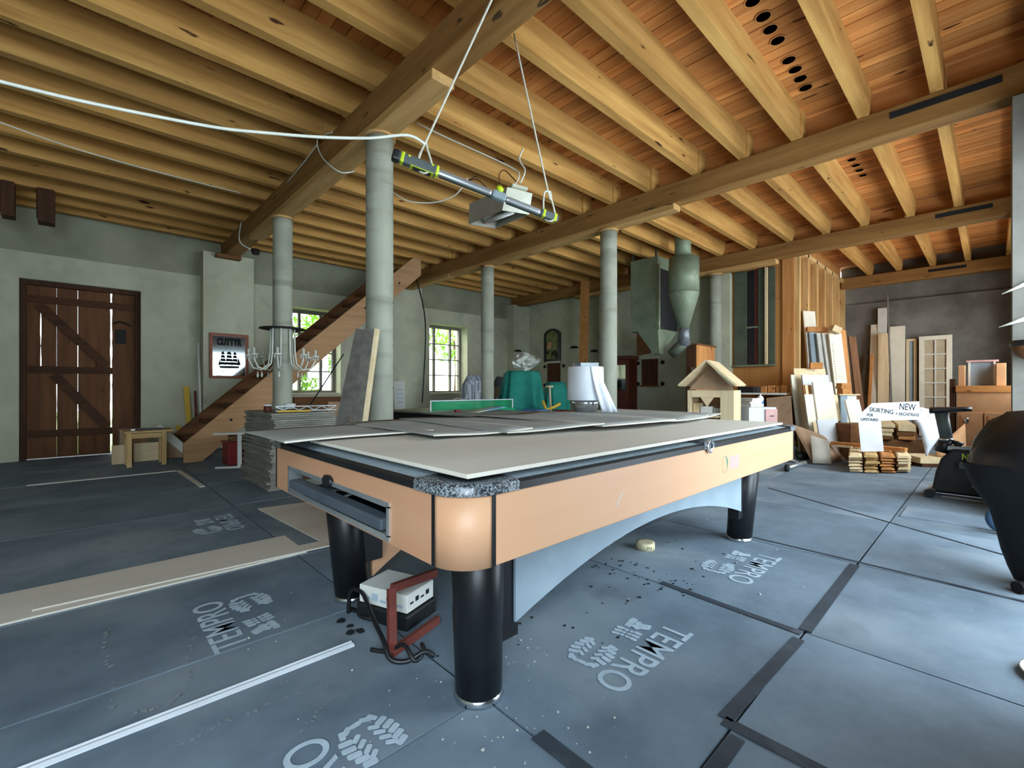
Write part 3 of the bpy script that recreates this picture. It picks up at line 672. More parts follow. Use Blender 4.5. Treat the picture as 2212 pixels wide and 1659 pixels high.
# crumbs and dust flecks
mb = MB()
for k in range(190):
    x, y = (U(.2, 4.5), U(.0, 2.6)) if k > 80 else (U(.55, 1.35), U(.75, 1.35))
    s_ = U(.0012, .004) * (1.6 if U(0, 1) > .93 else 1)
    pts = [(x + s_ * U(.6, 1.3) * math.cos(q * 1.25), y + s_ * U(.6, 1.3) * math.sin(q * 1.25)) for q in range(5)]; mb.prism(pts, s_ * .8, Matrix.Translation((0, 0, .0035)))
o = mb.build('plaster_crumbs', 'chalk'); tag(o, 'pale plaster crumbs scattered over the dark floor sheets', 'crumbs'); o['kind'] = 'stuff'
mb = MB()
for k in range(70):
    x, y = (U(.9, 2.9), U(1.0, 1.5)) if k > 40 else (2.18 + U(-.12, .12), 1.25 + U(-.25, .3))
    s_ = U(.003, .009); pts = [(x + s_ * U(.5, 1.4) * math.cos(q * 1.25), y + s_ * U(.5, 1.4) * math.sin(q * 1.25)) for q in range(5)]; mb.prism(pts, .002, Matrix.Translation((0, 0, .0035)))
o = mb.build('dark_debris', 'rubber'); tag(o, 'small dark flakes along the open floor seam', 'debris'); o['kind'] = 'stuff'
# dried water marks and dust trails on the sheets
def trail(pts, wd, lab):
    mb = MB(); pts = [Vector((*p, 0)) for p in pts]; out = []
    for i in range(len(pts) - 1):
        for q in range(8): out.append(pts[i].lerp(pts[i + 1], q / 8) + Vector((U(-.008, .008), U(-.008, .008), 0)))
    for p in out:
        if U(0, 1) < .25: continue
        s_ = U(.3, 1) * wd; mb.prism([(p.x + s_ * U(.5, 1.5) * math.cos(q * 1.25), p.y + s_ * U(.5, 1.5) * math.sin(q * 1.25)) for q in range(5)], .0006, Matrix.Translation((0, 0, .0036)))
    o = mb.build('dust_trail', 'trail_dust'); tag(o, lab, 'dust'); o['kind'] = 'stuff'
mat('trail_dust', '7c8284', '8b9090', 20, rough=.95)
trail([(0.092,2.538,0.0)[:2], (0.066,2.419,0.0)[:2], (0.082,2.177,0.0)[:2], (0.075,1.849,0.0)[:2]], .010, 'pale dried water mark left on the sheet of the left foreground')
trail([(0.341,2.252,0.0)[:2], (0.29,2.057,0.0)[:2], (0.267,1.861,0.0)[:2], (0.209,1.778,0.0)[:2], (0.079,1.831,0.0)[:2]], .009, 'pale dried water mark curving below the left print')
trail([(0.635,1.528,0.0)[:2], (0.513,1.564,0.0)[:2], (0.332,1.578,0.0)[:2], (0.193,1.553,0.0)[:2]], .008, 'pale dust trail running below the moulding strip')
trail([(0.626,1.488,0.0)[:2], (0.535,1.426,0.0)[:2], (0.451,1.377,0.0)[:2]], .006, 'short pale dust trail beside the longer one in the foreground')
trail([(2.172,1.047,0.0)[:2], (2.157,0.862,0.0)[:2], (2.21,0.721,0.0)[:2], (2.34,0.609,0.0)[:2]], .006, 'curved pale scrape mark by the right floor print')
# ================================================================== LEFT SIDE: STAIRS, STACK, WALL THINGS
def stair_z(x): return 1.246 + .905 * (x - 2.34)
stt = thing('staircase', (1.2, 7.85, 0), 'open wooden staircase with a broad pale stringer rising along the left wall', 'staircase')
def stringer(y, m, th=.055, h_=.225):
    # outline in XZ: parallel band cut plumb at the floor and at the top
    xa, xb = 1.02, 4.66
    lo = lambda x: stair_z(x) - h_; hi = lambda x: stair_z(x) + h_
    x_lo0 = 2.34 + (0 + h_ - 1.246) / .905
    poly = [(x_lo0, 0), (xb, lo(xb)), (xb, min(hi(xb), 3.43)), (2.34 + (3.43 - h_ - 1.246) / .905, 3.43), (xa - .02, hi(xa - .02)), (xa - .02, 0.0)]
    return MB().prism(poly, th, frame_mat((0, y + th, 0), (1, 0, 0), (0, 0, 1))).build('stringer', m, stt, bevel=.004)
sn = stringer(7.40, 'stringer'); stringer(8.50, 'brown_x', h_=.24)
for k in range(14):
    x = 1.22 + k * .252; z = stair_z(x) + .02
    box('tread', (x - .13, 7.455, z), (x + .13, 8.50, z + .045), 'brown_y', stt)
for (x, dz) in ((1.55, .02), (2.62, -.06), (3.55, .03), (4.2, -.03)):
    MB().lathe([(.018, 0), (.018, .006), (0, .006)], (x, 7.398, stair_z(x) + dz), 10, Matrix.Rotation(R(90), 4, 'X')).build('bolt_head', 'bracket_iron', sn)
# ---- stack of slate-grey sheets
def ordinal(q): return {1: 'topmost, first', 2: '2nd', 3: '3rd', 21: '21st', 22: '22nd', 23: '23rd', 31: '31st', 32: '32nd', 33: '33rd'}.get(q, str(q) + 'th')
n = 36; f = None; z = .004
for k in range(n):
    th = .0208; cx = 1.66 + U(-.016, .016) - .03 * (1 - k / n); cy = 5.29 + U(-.018, .018)
    lab = 'ragged grey sheet, ' + ordinal(n - k) + ' from the top of the tall stack below the chandelier'
    if f is None:
        rows = [[(1.36 + .6 * i / 5 + U(-.012, .012), 4.78 + 1.02 * j / 7 + U(-.012, .012), .02 + U(-.001, .001)) for i in range(6)] for j in range(8)]
        f = MB().sheet(rows, (0, 0, -.0165)).build('slate_sheet', 'slate_sheet'); tag(f, lab, 'sheet', 'stacked grey sheets below the chandelier'); f.location = (cx, cy, z)
    else:
        o = copy_at(f, (cx, cy, z)); o['label'] = lab; o.rotation_euler[2] = R(U(-1.6, 1.6) + (180 if k % 2 else 0))
    z += th
ST = z + .004
tr = thing('tape_roll', (1.588,5.04,0.817)[:2] + (ST + .03,), 'white roll of tape lying on the stack of grey sheets', 'tape roll')
c = tr.location; MB().lathe([(.035, 0), (.055, 0), (.055, .05), (.035, .05)], c, 22).build('tape', 'white_plastic', tr); MB().lathe([(.035, .002), (.035, .048), (.031, .048), (.031, .002), (.035, .002)], c, 22).build('core', 'tape_core', tr)
la = thing('lattice_girder', (1.66, 5.05, ST), 'grey metal lattice bar lying on the stack of grey sheets', 'bar')
p0 = Vector((1.44, 5.00, ST + .01)); p1 = Vector((2.00, 4.86, ST + .01))
for dz in (0, .045): MB().bar(p0 + Vector((0, 0, dz)), p1 + Vector((0, 0, dz)), .03, .008).build('chord', 'steel', la)
for k in range(8):
    a = p0.lerp(p1, k / 8); b = p0.lerp(p1, (k + 1) / 8)
    MB().bar(a + Vector((0, 0, .005 if k % 2 else .042)), b + Vector((0, 0, .042 if k % 2 else .005)), .008, .006).build('lattice_bar', 'steel', la)
tag(MB().bar((1.43, 4.90, ST + .01), (1.72, 4.82, ST + .01), .035, .018).build('folding_rule', 'yellow_plastic', bevel=.003), 'yellow folding rule on the front edge of the grey stack', 'rule')
cp = thing('jar', (1.40, 5.12, ST), 'small dark jar with a pale lid on the grey stack', 'jar')
MB().lathe([(.035, 0), (.038, .01), (.038, .05), (.03, .058)], (1.40, 5.12, ST), 16).build('body', 'mahogany', cp); MB().lathe([(.036, .058), (.036, .072), (0, .072)], (1.40, 5.12, ST), 16).build('lid', 'white_plastic', cp)
mb = MB(); c = Vector((1.99, 4.765, .57))
for k in range(4): mb.lathe([(.0, -.022), (.016, -.014), (.021, 0), (.016, .014), (0, .022)], c + Vector((0, 0, .036 * k)), 10)
tag(mb.build('foam_bead_strip', 'white_plastic'), 'white beaded foam strip hanging on the side of the grey stack', 'foam strip')
# ---- grey planks leaning on the near column
def lean_plank(name, top, bot, wd, th, m, lab, cat='plank', side=(.72, -.69, 0), grp=None):
    top = Vector(top); bot = Vector(bot); d = (top - bot); L_ = d.length; d.normalize(); sd = Vector(side); sd = (sd - d * sd.dot(d)).normalized()
    M = Matrix((d, sd, d.cross(sd))).transposed().to_4x4(); M.translation = bot
    return tag(MB().box((0, -wd / 2, -th / 2), (L_, wd / 2, th / 2), M).build(name, m, bevel=.002), lab, cat, grp)
lean_plank('old_plank', (1.629,3.444,1.463), (1.423,3.694,0.012)[:2] + (.03,), .10, .025, 'grey_x', 'dark weathered plank leaning on the near column, the left one')
lean_plank('old_plank', (1.647,3.33,1.461), (1.489,3.494,-0.001)[:2] + (.03,), .09, .03, 'grey_x', 'weathered grey plank leaning on the near column, the right one')
lean_plank('pale_batten', (1.648,3.233,1.449), (1.512,3.362,0.004)[:2] + (.02,), .028, .05, 'pale_x', 'pale batten leaning on the near column beside two grey planks', 'batten')
# panel leaning behind the stack, under the window
MB_ = MB().prism([(0, 0), (.62, 0), (.60, .66), (.56, .78), (.05, .80)], .015, frame_mat((2.55, 6.62, .01), (.86, -.5, .02), (.1, .17, .98)))
tag(MB_.build('hardboard_sheet', 'mdf', bevel=.002), 'tan hardboard panel standing below the window behind the grey stack', 'panel')
lean_plank('metal_rod', (2.939,6.86,1.519), tuple(Vector((2.939,6.86,1.519)).lerp(Vector((2.372,6.846,0.652)), 1.74)), .014, .014, 'cable_black', 'thin dark rod leaning across the window behind the stairs', 'rod')
tag(box('crate_board', (2.9, 8.95, .0), (3.85, 9.08, .83), 'brown_x', None, .004), 'brown wooden board chest below the window behind the stairs', 'chest')
# ---- framed mirror on the pilaster
mat('frame_brown', '84492c', '96583a', 9, (.3, 1, 1), rough=.5)
mf = thing('framed_mirror', (1.825, 8.83, 1.16), 'framed advertising mirror with a sailing ship hung on the wall pilaster', 'mirror')
a0, a1, b0, b1 = 1.54, 2.11, 1.16, 1.91
for lo, hi in (((a0, 8.815, b0), (a1, 8.85, b0 + .045)), ((a0, 8.815, b1 - .045), (a1, 8.85, b1)), ((a0, 8.815, b0 + .045), (a0 + .045, 8.85, b1 - .045)), ((a1 - .045, 8.815, b0 + .045), (a1, 8.85, b1 - .045))):
    box('frame_bar', lo, hi, 'frame_brown', mf, .004)
Mm = Matrix.Translation((1.825, 8.838, 1.535)) @ Matrix.Rotation(R(0), 4, 'Z')
mp_ = MB().add([(a0 + .04, 8.826, b0 + .04), (a1 - .04, 8.826, b0 + .04), (a1 - .04, 8.841, b1 - .04), (a0 + .04, 8.841, b1 - .04), (a0 + .04, 8.849, b0 + .04), (a1 - .04, 8.849, b0 + .04), (a1 - .04, 8.8495, b1 - .04), (a0 + .04, 8.8495, b1 - .04)], [(0, 1, 2, 3), (7, 6, 5, 4), (0, 4, 5, 1), (1, 5, 6, 2), (2, 6, 7, 3), (3, 7, 4, 0)]).build('mirror_pane', 'mirror_glass', mf)
lettering('lettering', 'CUTTYR', .15, 'ink', frame_mat((1.825, 8.823, 1.765), (1, 0, 0), (0, 0, 1)), mf, fat=.008, width=.36)
sh = MB(); F_ = lambda pts: sh.prism(pts, .0008, frame_mat((1.825, 8.8225, 1.27), (1, 0, 0), (0, 0, 1)))
F_([(-.13, .06), (.13, .06), (.16, .10), (-.15, .10)])
for k, (x, w_) in enumerate(((-.09, .09), (0, .11), (.085, .09))):
    for q in range(4): F_([(x - w_ / 2 + .005 * q, .12 + q * .058), (x + w_ / 2 - .006 * q, .115 + q * .058), (x + w_ / 2 - .014 * q, .162 + q * .058), (x - w_ / 2 + .012 * q, .165 + q * .058)])
F_([(.12, .11), (.17, .12), (.13, .25)]); F_([(-.16, .11), (-.13, .11), (-.135, .22)])
for q in range(3): F_([(-.15 + .03 * q, .02 - .02 * q), (.12 - .02 * q, .022 - .02 * q), (.12 - .02 * q, .03 - .02 * q), (-.15 + .03 * q, .03 - .02 * q)])
sh.build('ship_print', 'ink', mf)
# ---- chandelier around the far column
cx, cy = 1.857, 6.16
ch = thing('chandelier', (cx, cy, 1.15), 'white chandelier with candle arms hung around the far left column', 'chandelier')
MB().lathe([(.116, 0), (.14, .012), (.26, .004), (.27, -.004), (.255, -.008), (.116, -.006), (.116, 0)], (cx, cy, 1.745), 28).build('canopy', 'bracket_iron', ch)
for k in range(8):
    t = R(20 + 45 * k); d = Vector((math.cos(t), math.sin(t), 0)); c0 = Vector((cx, cy, 0))
    arm = MB().tube([c0 + d * .135 + Vector((0, 0, 1.745)), c0 + d * .14 + Vector((0, 0, 1.45)), c0 + d * .16 + Vector((0, 0, 1.30)), c0 + d * .24 + Vector((0, 0, 1.225)), c0 + d * .33 + Vector((0, 0, 1.25)), c0 + d * .375 + Vector((0, 0, 1.34)), c0 + d * .38 + Vector((0, 0, 1.385))], .010, 7).build('arm', 'cable_white', ch)
    e = c0 + d * .38
    MB().lathe([(.012, 1.38), (.045, 1.40), (.05, 1.41), (.016, 1.408), (.016, 1.48), (.0, 1.485)], e, 12).build('candle_cup', 'cable_white', arm)
    pend = MB()
    for q in range(4):
        a_ = q * 1.57 + .4; pp = e + Vector((.04 * math.cos(a_), .04 * math.sin(a_), 1.375)); pend.lathe([(0, .02), (.008, .008), (.01, -.004), (0, -.025)], pp, 6)
    pp = c0 + d * .28 + Vector((0, 0, 1.16)); pend.lathe([(0, .05), (.006, .03), (.014, -.01), (0, -.035)], pp, 6)
    pend.build('crystal_drops', 'wrap_plastic', arm)
# ---- things by the board door
sl = thing('work_stool', (.62, 7.62, 0), 'small wooden work stool standing in front of the left wall', 'stool')
box('seat', (.40, 7.42, .43), (.90, 7.80, .455), 'pine_x', sl, .003)
for x, y in ((.45, 7.46), (.80, 7.46), (.45, 7.75), (.80, 7.75)): box('leg', (x - .025, y - .025, 0), (x + .025, y + .025, .43), 'pine_z', sl, .003)
box('cross_rail', (.475, 7.45, .36), (.775, 7.475, .42), 'pine_x', sl)
tag(box('dark_tray', (.52, 7.5, .455), (.80, 7.68, .47), 'black_plastic', None, .003), 'dark flat tray lying on the small work stool', 'tray')
tag(box('tin', (.47, 7.52, .455), (.515, 7.58, .475), 'white_plastic', None, .004), 'small white tin on the work stool', 'tin')
tag(box('board_offcut', (.30, 7.87, 0), (.50, 7.90, .25), 'pale_z', None, .003), 'pale square offcut standing below the board door', 'board')
tag(box('board_offcut', (.53, 7.98, 0), (.84, 8.01, .25), 'pale_x', None, .003), 'wide pale offcut standing behind the work stool', 'board')
tag(box('cardboard_box', (.40, 8.25, 0), (.70, 8.55, .42), 'mdf', None, .004), 'brown carton between the board door and the work stool', 'carton')
tag(box('red_brown_board', (.86, 8.05, 0), (1.10, 8.08, .22), 'mdf', None, .003), 'reddish offcut standing behind the foot of the stairs', 'board')
lean_plank('white_plank', (.80, 8.15, .44), (1.14, 7.75, .06), .11, .02, 'white_paint', 'white painted offcut leaning against the foot of the stairs', 'plank')
lean_plank('spirit_level', (1.26, 9.06, 1.02), (1.28, 8.78, .02), .075, .03, 'yellow_plastic', 'long yellow spirit level leaning on the left wall', 'level', side=(1, 0, 0))
for zz_ in (.12, .5, .9): 
    pass
lean_plank('spirit_level', (1.13, 8.9, .40), (1.20, 8.7, .01), .06, .03, 'yellow_plastic', 'short yellow level near the foot of the stairs', 'level', side=(1, 0, 0))
lean_plank('white_lath', (1.425, 9.05, 1.75), (1.42, 8.75, .02), .03, .02, 'white_paint', 'tall thin white lath in the corner of the wall pilaster', 'lath', side=(1, 0, 0))
lean_plank('dark_tube', (1.37, 9.0, .95), (1.36, 8.72, .02), .03, .03, 'red_wood', 'short dark red rod beside the tall white lath', 'rod', side=(1, 0, 0))
# red crate and white H-shaped leg frame under the stairs
rc = thing('red_crate', (1.56, 6.86, 0), 'red plastic crate standing under the staircase', 'crate')
MB().box((1.37, 6.70, .01), (1.76, 7.02, .30)).build('body', 'red_plastic', rc, bevel=.01)
box('handle_hole', (1.50, 6.696, .19), (1.63, 6.702, .225), 'black_plastic', rc)
for z_ in (.285,): MB().box((1.355, 6.685, z_), (1.775, 7.035, z_ + .02)).build('rim', 'red_plastic', rc, bevel=.004)
hf = thing('table_leg_frame', (1.44, 6.50, 0), 'white steel H-shaped table leg standing in front of the red crate', 'table leg')
MB().bar((1.22, 6.62, .012), (1.66, 6.36, .012), .05, .024).build('foot_bar', 'white_paint', hf, bevel=.004)
MB().bar((1.20, 6.63, .432), (1.66, 6.36, .432), .05, .024).build('top_bar', 'white_paint', hf, bevel=.004)
MB().bar((1.45, 6.485, .024), (1.45, 6.485, .42), .045, .03, up=(0, 1, 0)).build('upright', 'white_paint', hf)
for k, (a, b) in enumerate((((1.40, 6.78), (1.85, 6.84)), ((1.42, 6.86), (1.80, 6.95)))):
    tag(MB().bar((*a, .327 + .045 * k), (*b, .327 + .045 * k), .09, .04).build('wood_offcut', 'brown_x', bevel=.003), ('lower' if k == 0 else 'upper') + ' of two brown offcuts lying on the red crate', 'offcut')
# dark iron brackets high up by the left corner of the ceiling
for k, (p, s_) in enumerate((((-.62, 8.11), (.11, .3)), ((-.30, 8.11), (.15, .34)))):
    t = thing('iron_hanger', (p[0], p[1], 3.05), ('left' if k == 0 else 'right, wider') + ' dark hanger block below the ceiling above the board door', 'hanger')
    box('block', (p[0] - s_[0] / 2, p[1] - .1, 3.04), (p[0] + s_[0] / 2, p[1] + .1, 3.452), 'dark_z', t, .004)
    box('strap', (p[0] - s_[0] / 2 - .012, p[1] - .03, 3.10), (p[0] - s_[0] / 2, p[1] + .03, 3.45), 'bracket_iron', t)
tag(box('timber_pad', (1.62, 8.72, 3.155), (1.98, 8.85, 3.215), 'brown_x', None, .004), 'brown timber pad under the beam end on the left pilaster', 'timber pad')
bm_ = MB().lathe([(.0, .05), (.05, .04), (.07, 0), (.05, -.05), (0, -.06)], (2.15, 8.55, 3.30), 12)
tag(bm_.build('ceiling_speaker', 'bracket_iron'), 'round dark lump hanging at the beam end over the framed mirror', 'speaker')
# ================================================================== HANGING LIGHTS, ROPES, CABLES
Lp = Vector((1.377,2.484,2.402)); Rp = Vector((2.372,2.051,2.153)); dd = (Rp - Lp).normalized(); LL = (Rp - Lp).length
at_ = lambda s_: Lp + dd * LL * s_
wl = thing('work_light', Lp, 'long grey and lime work light tube hung from two ropes', 'work light')
def seg(nm, s0, s1, wd, ht, m, par=wl, bev=.006): return MB().bar(at_(s0), at_(s1), wd, ht).build(nm, m, par, bevel=bev)
h1 = seg('handle', .02, .24, .062, .062, 'tool_grey', bev=.014); seg('end_cap', -.012, .03, .066, .066, 'black_plastic', bev=.014)
seg('lime_band', .03, .055, .068, .068, 'lime_plastic', h1, .012); seg('lime_band', .225, .245, .066, .066, 'lime_plastic', h1, .012)
MB().bar(at_(.10) + Vector((0, 0, -.032)), at_(.20) + Vector((0, 0, -.032)), .045, .006).build('grip_window', 'black_plastic', h1); MB().bar(at_(.085) + Vector((0, 0, -.031)), at_(.215) + Vector((0, 0, -.031)), .055, .004).build('lime_outline', 'lime_plastic', h1)
for s_ in (.075, .205): MB().bar(at_(s_) + Vector((-.012, -.026, .018)), at_(s_ + .012) + Vector((-.012, -.026, .018)), .012, .01).build('button', 'lime_plastic', h1)
seg('tube', .24, .565, .05, .042, 'alu', bev=.015); seg('tube', .655, .88, .044, .036, 'alu', bev=.012)
for a, b in ((.25, .56), (.66, .875)): MB().bar(at_(a) + Vector((0, 0, -.021)), at_(b) + Vector((0, 0, -.021)), .03, .006).build('light_strip', 'tool_grey', wl)
seg('joint', .565, .655, .062, .055, 'joint_grey', bev=.016)
MB().lathe([(.024, -.012), (.026, 0), (.022, .012), (0, .014)], at_(.617) + Vector((-.01, -.015, .045)), 14, Matrix.Rotation(R(60), 4, 'X')).build('joint_knob', 'lime_plastic', wl)
h2 = seg('handle', .88, 1.0, .052, .05, 'tool_grey', bev=.012); seg('lime_band', .965, .99, .056, .054, 'lime_plastic', h2, .01); seg('lime_band', .89, .915, .055, .053, 'lime_plastic', h2, .01)
def rope(pts, r, m, lab, cat='rope', name='rope'): return tag(MB().tube(smooth_line(pts), r, 7).build(name, m), lab, cat)
q1 = at_(.165); k1 = q1 + Vector((.005, .0, .145))
rope([(1.735, 1.905, 3.33), k1, k1 + Vector((-.02, .01, -.05)), q1 + Vector((-.03, .03, .0)), q1 + Vector((-.005, -.01, -.042)), q1 + Vector((.03, -.04, 0)), k1 + Vector((.012, -.01, -.03)), k1 + Vector((.01, 0, .01))], .0065, 'rope', 'left rope holding the battery end of the work light')
q2 = at_(.945); k2 = q2 + Vector((-.01, .01, .17))
rope([(2.18, 2.28, 3.45), k2 + Vector((0, 0, .02)), k2 + Vector((.02, -.01, 0)), k2 + Vector((-.02, .01, -.015)), q2 + Vector((-.02, .03, 0)), q2 + Vector((-.005, -.01, -.036)), q2 + Vector((.025, -.03, 0)), k2 + Vector((.015, -.01, -.02)), k2], .0062, 'rope', 'right rope holding the far end of the work light')
rope([(-0.334,3.003,2.342), (-0.254,2.996,2.344), (-0.019,2.939,2.341), (0.263,2.865,2.349), (0.522,2.784,2.358), (0.703,2.723,2.379), (0.98,2.612,2.414), (1.24,2.518,2.469), (1.439,2.439,2.53), tuple(k1)], .0085, 'cable_white', 'thick white cable sagging from the upper left to the work light', 'cable', 'cable')
rope([(1.745,4.325,3.432), (1.73,4.609,3.495), (1.72,4.63,3.412), (1.72,4.464,3.214), (1.8,4.275,3.054), (1.96,4.326,3.132)], .007, 'cable_white', 'short white cable loop hanging under the beam left of the near column', 'cable', 'cable')
rope([(1.742,4.702,3.462), (1.742,5.027,3.421), (1.742,5.624,3.375)], .005, 'cable_white', 'thin pale wire running along the near beam', 'cable', 'cable')
rope([(-0.635,6.196,3.424), (-0.526,6.218,3.418), (-0.172,6.322,3.41), (0.277,6.393,3.408), (0.883,6.411,3.408), (1.445,6.402,3.411)], .006, 'cable_white', 'thin pale wire strung under the left joists', 'cable', 'cable')
rope([(-0.284,9.088,3.813), (-0.24,9.185,3.824), (-0.293,9.097,3.716), (0.135,8.966,3.734), (0.802,8.747,3.802), (0.994,8.703,3.828), (1.225,8.898,3.727), (1.668,8.892,3.585)], .008, 'cable_white', 'slack pale cable along the left wall below the joists', 'cable', 'cable')
rope([(1.76,7.688,3.551), (1.7,7.609,3.262), (1.7,7.53,3.108), (1.78,7.364,3.001)], .010, 'cable_white', 'white cable hanging at the end of the near beam over the mirror', 'cable', 'cable')
rope([(2.29,4.167,2.975), (2.416,4.048,2.882), (2.602,3.872,2.873), (2.695,3.646,2.91), (2.716,3.488,3.024)], .006, 'cable_white', 'thin white cable hanging in a curve behind the work light', 'cable', 'cable')
rope([(2.109,3.443,3.302), (2.264,3.228,3.15), (2.518,2.918,2.946), (2.626,2.747,2.825), (2.624,2.68,2.751), (2.507,2.612,2.61)], .006, 'cable_white', 'white wire running along the joist to the metal lamp', 'cable', 'cable')
rope([(2.682,2.694,2.991), (2.624,2.68,2.877), (2.622,2.613,2.765), (2.539,2.582,2.628)], .007, 'rope', 'twisted cord from which the metal lamp hangs', 'cord', 'cord')
rope([(2.48,2.747,2.645), (2.503,2.795,2.751), (2.536,2.763,2.789), (2.57,2.662,2.675)], .005, 'brown_x', 'short brown wire loop above the metal lamp', 'cable', 'cable')
rope([(3.394,4.182,3.497), (3.217,4.184,3.366), (3.286,4.05,3.376), (3.336,3.865,3.195)], .005, 'cable_black', 'dark wire loop hanging from the joist left of the metal lamp', 'cable', 'cable')
rope([(5.225 - .3, 8.0, 3.2), (4.897,7.621,2.247), (4.797,7.579,0.714)], .012, 'cable_black', 'long dark cable hanging down left of the far window', 'cable', 'cable')
# metal floodlight housing, open below
mat('grey_lamp', '8a8478', '989286', 5, rough=.5, metal=.2)
lm = thing('metal_lamp', (2.455,2.702,2.364), 'square pale metal lamp housing hanging behind the work light', 'lamp')
b_ = [Vector((2.317,2.551,2.34)), Vector((2.314,2.96,2.34)), Vector((2.54,2.883,2.341)), Vector((2.525,2.471,2.34))]
t_ = [Vector((2.345,2.524,2.518)), Vector((2.32,2.955,2.511)), Vector((2.611,2.816,2.61)), Vector((2.536,2.446,2.501))]
cc = sum((p for p in b_ + t_), Vector()) / 8
ib = [p.lerp(cc, .03) for p in b_]; it = [p.lerp(cc, .10) for p in t_]
MB().add(b_ + t_ + ib + it, [(0, 1, 5, 4), (1, 2, 6, 5), (4, 5, 6, 7), (9, 8, 12, 13), (10, 9, 13, 14), (15, 14, 13, 12), (0, 8, 9, 1), (1, 9, 10, 2)]).build('hood', 'grey_lamp', lm)
MB().add(b_ + t_ + ib + it, [(2, 3, 7, 6), (11, 10, 14, 15), (2, 10, 11, 3)]).build('reflector', 'lamp_inside', lm)
fo = (t_[0] - cc) * .0
MB().add([b_[0] + Vector((0, 0, .002)), b_[3] + Vector((0, 0, .002)), t_[3], t_[0]] + [p.lerp(cc, .06) for p in (b_[0], b_[3], t_[3], t_[0])], [(0, 1, 2, 3), (7, 6, 5, 4), (0, 4, 5, 1), (1, 5, 6, 2), (2, 6, 7, 3), (3, 7, 4, 0)]).build('gear_box', 'lamp_metal', lm)
MB().bar(t_[0].lerp(t_[3], .15) + Vector((0, 0, .012)), t_[0].lerp(t_[3], .75) + Vector((0, 0, .012)), .06, .022).build('top_plate', 'lamp_metal', lm)
MB().tube([b_[1].lerp(b_[2], .5).lerp(cc, .3), b_[0].lerp(b_[3], .6).lerp(cc, .3)], .02, 10).build('lamp_tube', 'white_plastic', lm)
box('label_plate', tuple(b_[2].lerp(b_[1], .4).lerp(cc, .1) + Vector((-.012, -.012, .01))), tuple(b_[2].lerp(b_[1], .4).lerp(cc, .1) + Vector((.012, .012, .03))), 'tape_core', lm)
# ================================================================== MIDDLE: TABLE TENNIS TABLE AND COVERED THINGS
mat('table_olive', '7f8a5c', '929a6c', 3, rough=.7)
tt = thing('table_tennis_table', (4.15, 5.2, 0), 'low green table tennis table with a net, behind the pool table', 'table')
tx0, tx1, ty0, ty1, tz = 3.52, 4.80, 3.85, 6.60, .66
MB().prism([(3.60, 3.80), (4.80, 3.88), (4.72, 6.60), (3.42, 6.50)], .022, Matrix.Translation((0, 0, tz - .022))).build('table_top', 'cover_dark', tt)
MB().prism([(3.45, 5.45), (4.72, 5.48), (4.70, 6.58), (3.43, 6.48)], .003, Matrix.Translation((0, 0, tz))).build('green_half', 'table_olive', tt)
MB().prism([(3.62, 3.83), (4.77, 3.91), (4.69, 6.57), (3.45, 6.47)], .30, Matrix.Translation((0, 0, tz - .322))).build('apron', 'rubber', tt)
for x, y in ((3.66, 4.0), (4.58, 4.0), (3.66, 6.3), (4.56, 6.3)): box('leg', (x - .03, y - .03, 0), (x + .03, y + .03, .34), 'black_plastic', tt)
nt = thing('table_net', (4.2, 5.45, tz), 'green net with white tape across the table tennis table', 'net')
MB().sheet([[(3.62 + 1.5 * i / 10, 5.47 - .06 * i / 10, tz + z_) for i in range(11)] for z_ in (.012, .15)], (0, .002, 0)).build('mesh', 'net', nt)
MB().bar((3.60, 5.47, tz + .155), (5.14, 5.41, tz + .155), .006, .014).build('top_tape', 'white_card', nt)
for x, y in ((3.60, 5.47), (5.14, 5.41)): MB().tube([(x, y, tz - .10), (x, y, tz + .16)], .010, 8).build('net_post', 'white_plastic', nt)
for x, y in ((3.60, 5.47), (5.14, 5.41)): box('post_clamp', (x - .03 if x < 4 else 4.70, y - .03, tz - .03), (x + .05 if x < 4 else x + .03, y + .03, tz + .006 if x < 4 else tz + .02), 'green_net', nt)
for k in range(14):
    pass
o = tag(MB().sheet([[(3.95 + .45 * i / 3, 4.85 + .30 * j / 3 - .10 * i / 3, tz + .005 + .022 * i) for j in range(4)] for i in range(4)], (0, 0, -.004)).build('map_poster', 'map_print'), 'blue and green printed card lying on the table tennis table', 'poster')
tag(box('red_box', (3.85, 5.2, tz + .001), (3.93, 5.26, tz + .03), 'red_plastic', None, .004), 'small red object on the table tennis table in front of the net', 'box')
fx = Vector((5.66, 6.95, .731))
fan = thing('white_stand', fx, 'small white stand behind the table tennis net', 'stand')
MB().lathe([(.06, 0), (.06, .012), (.012, .02), (.010, .19), (.018, .2), (0, .2)], fx, 16).build('pole', 'white_plastic', fan)
MB().tube([fx + Vector((-.05, .05, .20)), fx + Vector((0, 0, .19)), fx + Vector((.05, -.05, .20))], .008, 6).build('cross_arm', 'white_plastic', fan)
tag(MB().sheet([[(5.18 + .30 * i / 4, 7.15 - .12 * j, .738 + .07 * abs(math.sin(i + j))) for j in range(3)] for i in range(5)], (0, 0, -.004)).build('plastic_bag', 'wrap_plastic'), 'crumpled clear bag behind the net beside the far window', 'bag')
tag(box('white_shelf_board', (5.0, 6.85, .70), (5.76, 7.3, .73), 'white_paint', None, .003), 'white board lying on trestles below the far window', 'board')
for x in (5.05, 5.62): tag(box('trestle', (x, 6.95, 0), (x + .05, 7.25, .70), 'pale_z', None, .003), ('left' if x < 5.5 else 'right') + ' pale trestle under the white board below the far window', 'trestle')
wp = thing('notice_board', (4.68, 8.72, 0), 'tall narrow white notice panel leaning on the wall left of the far window', 'panel')
P_ = frame_mat((4.836,8.7,0.344)[:2] + (.02,), (1, 0, 0), (0, .06, 1))
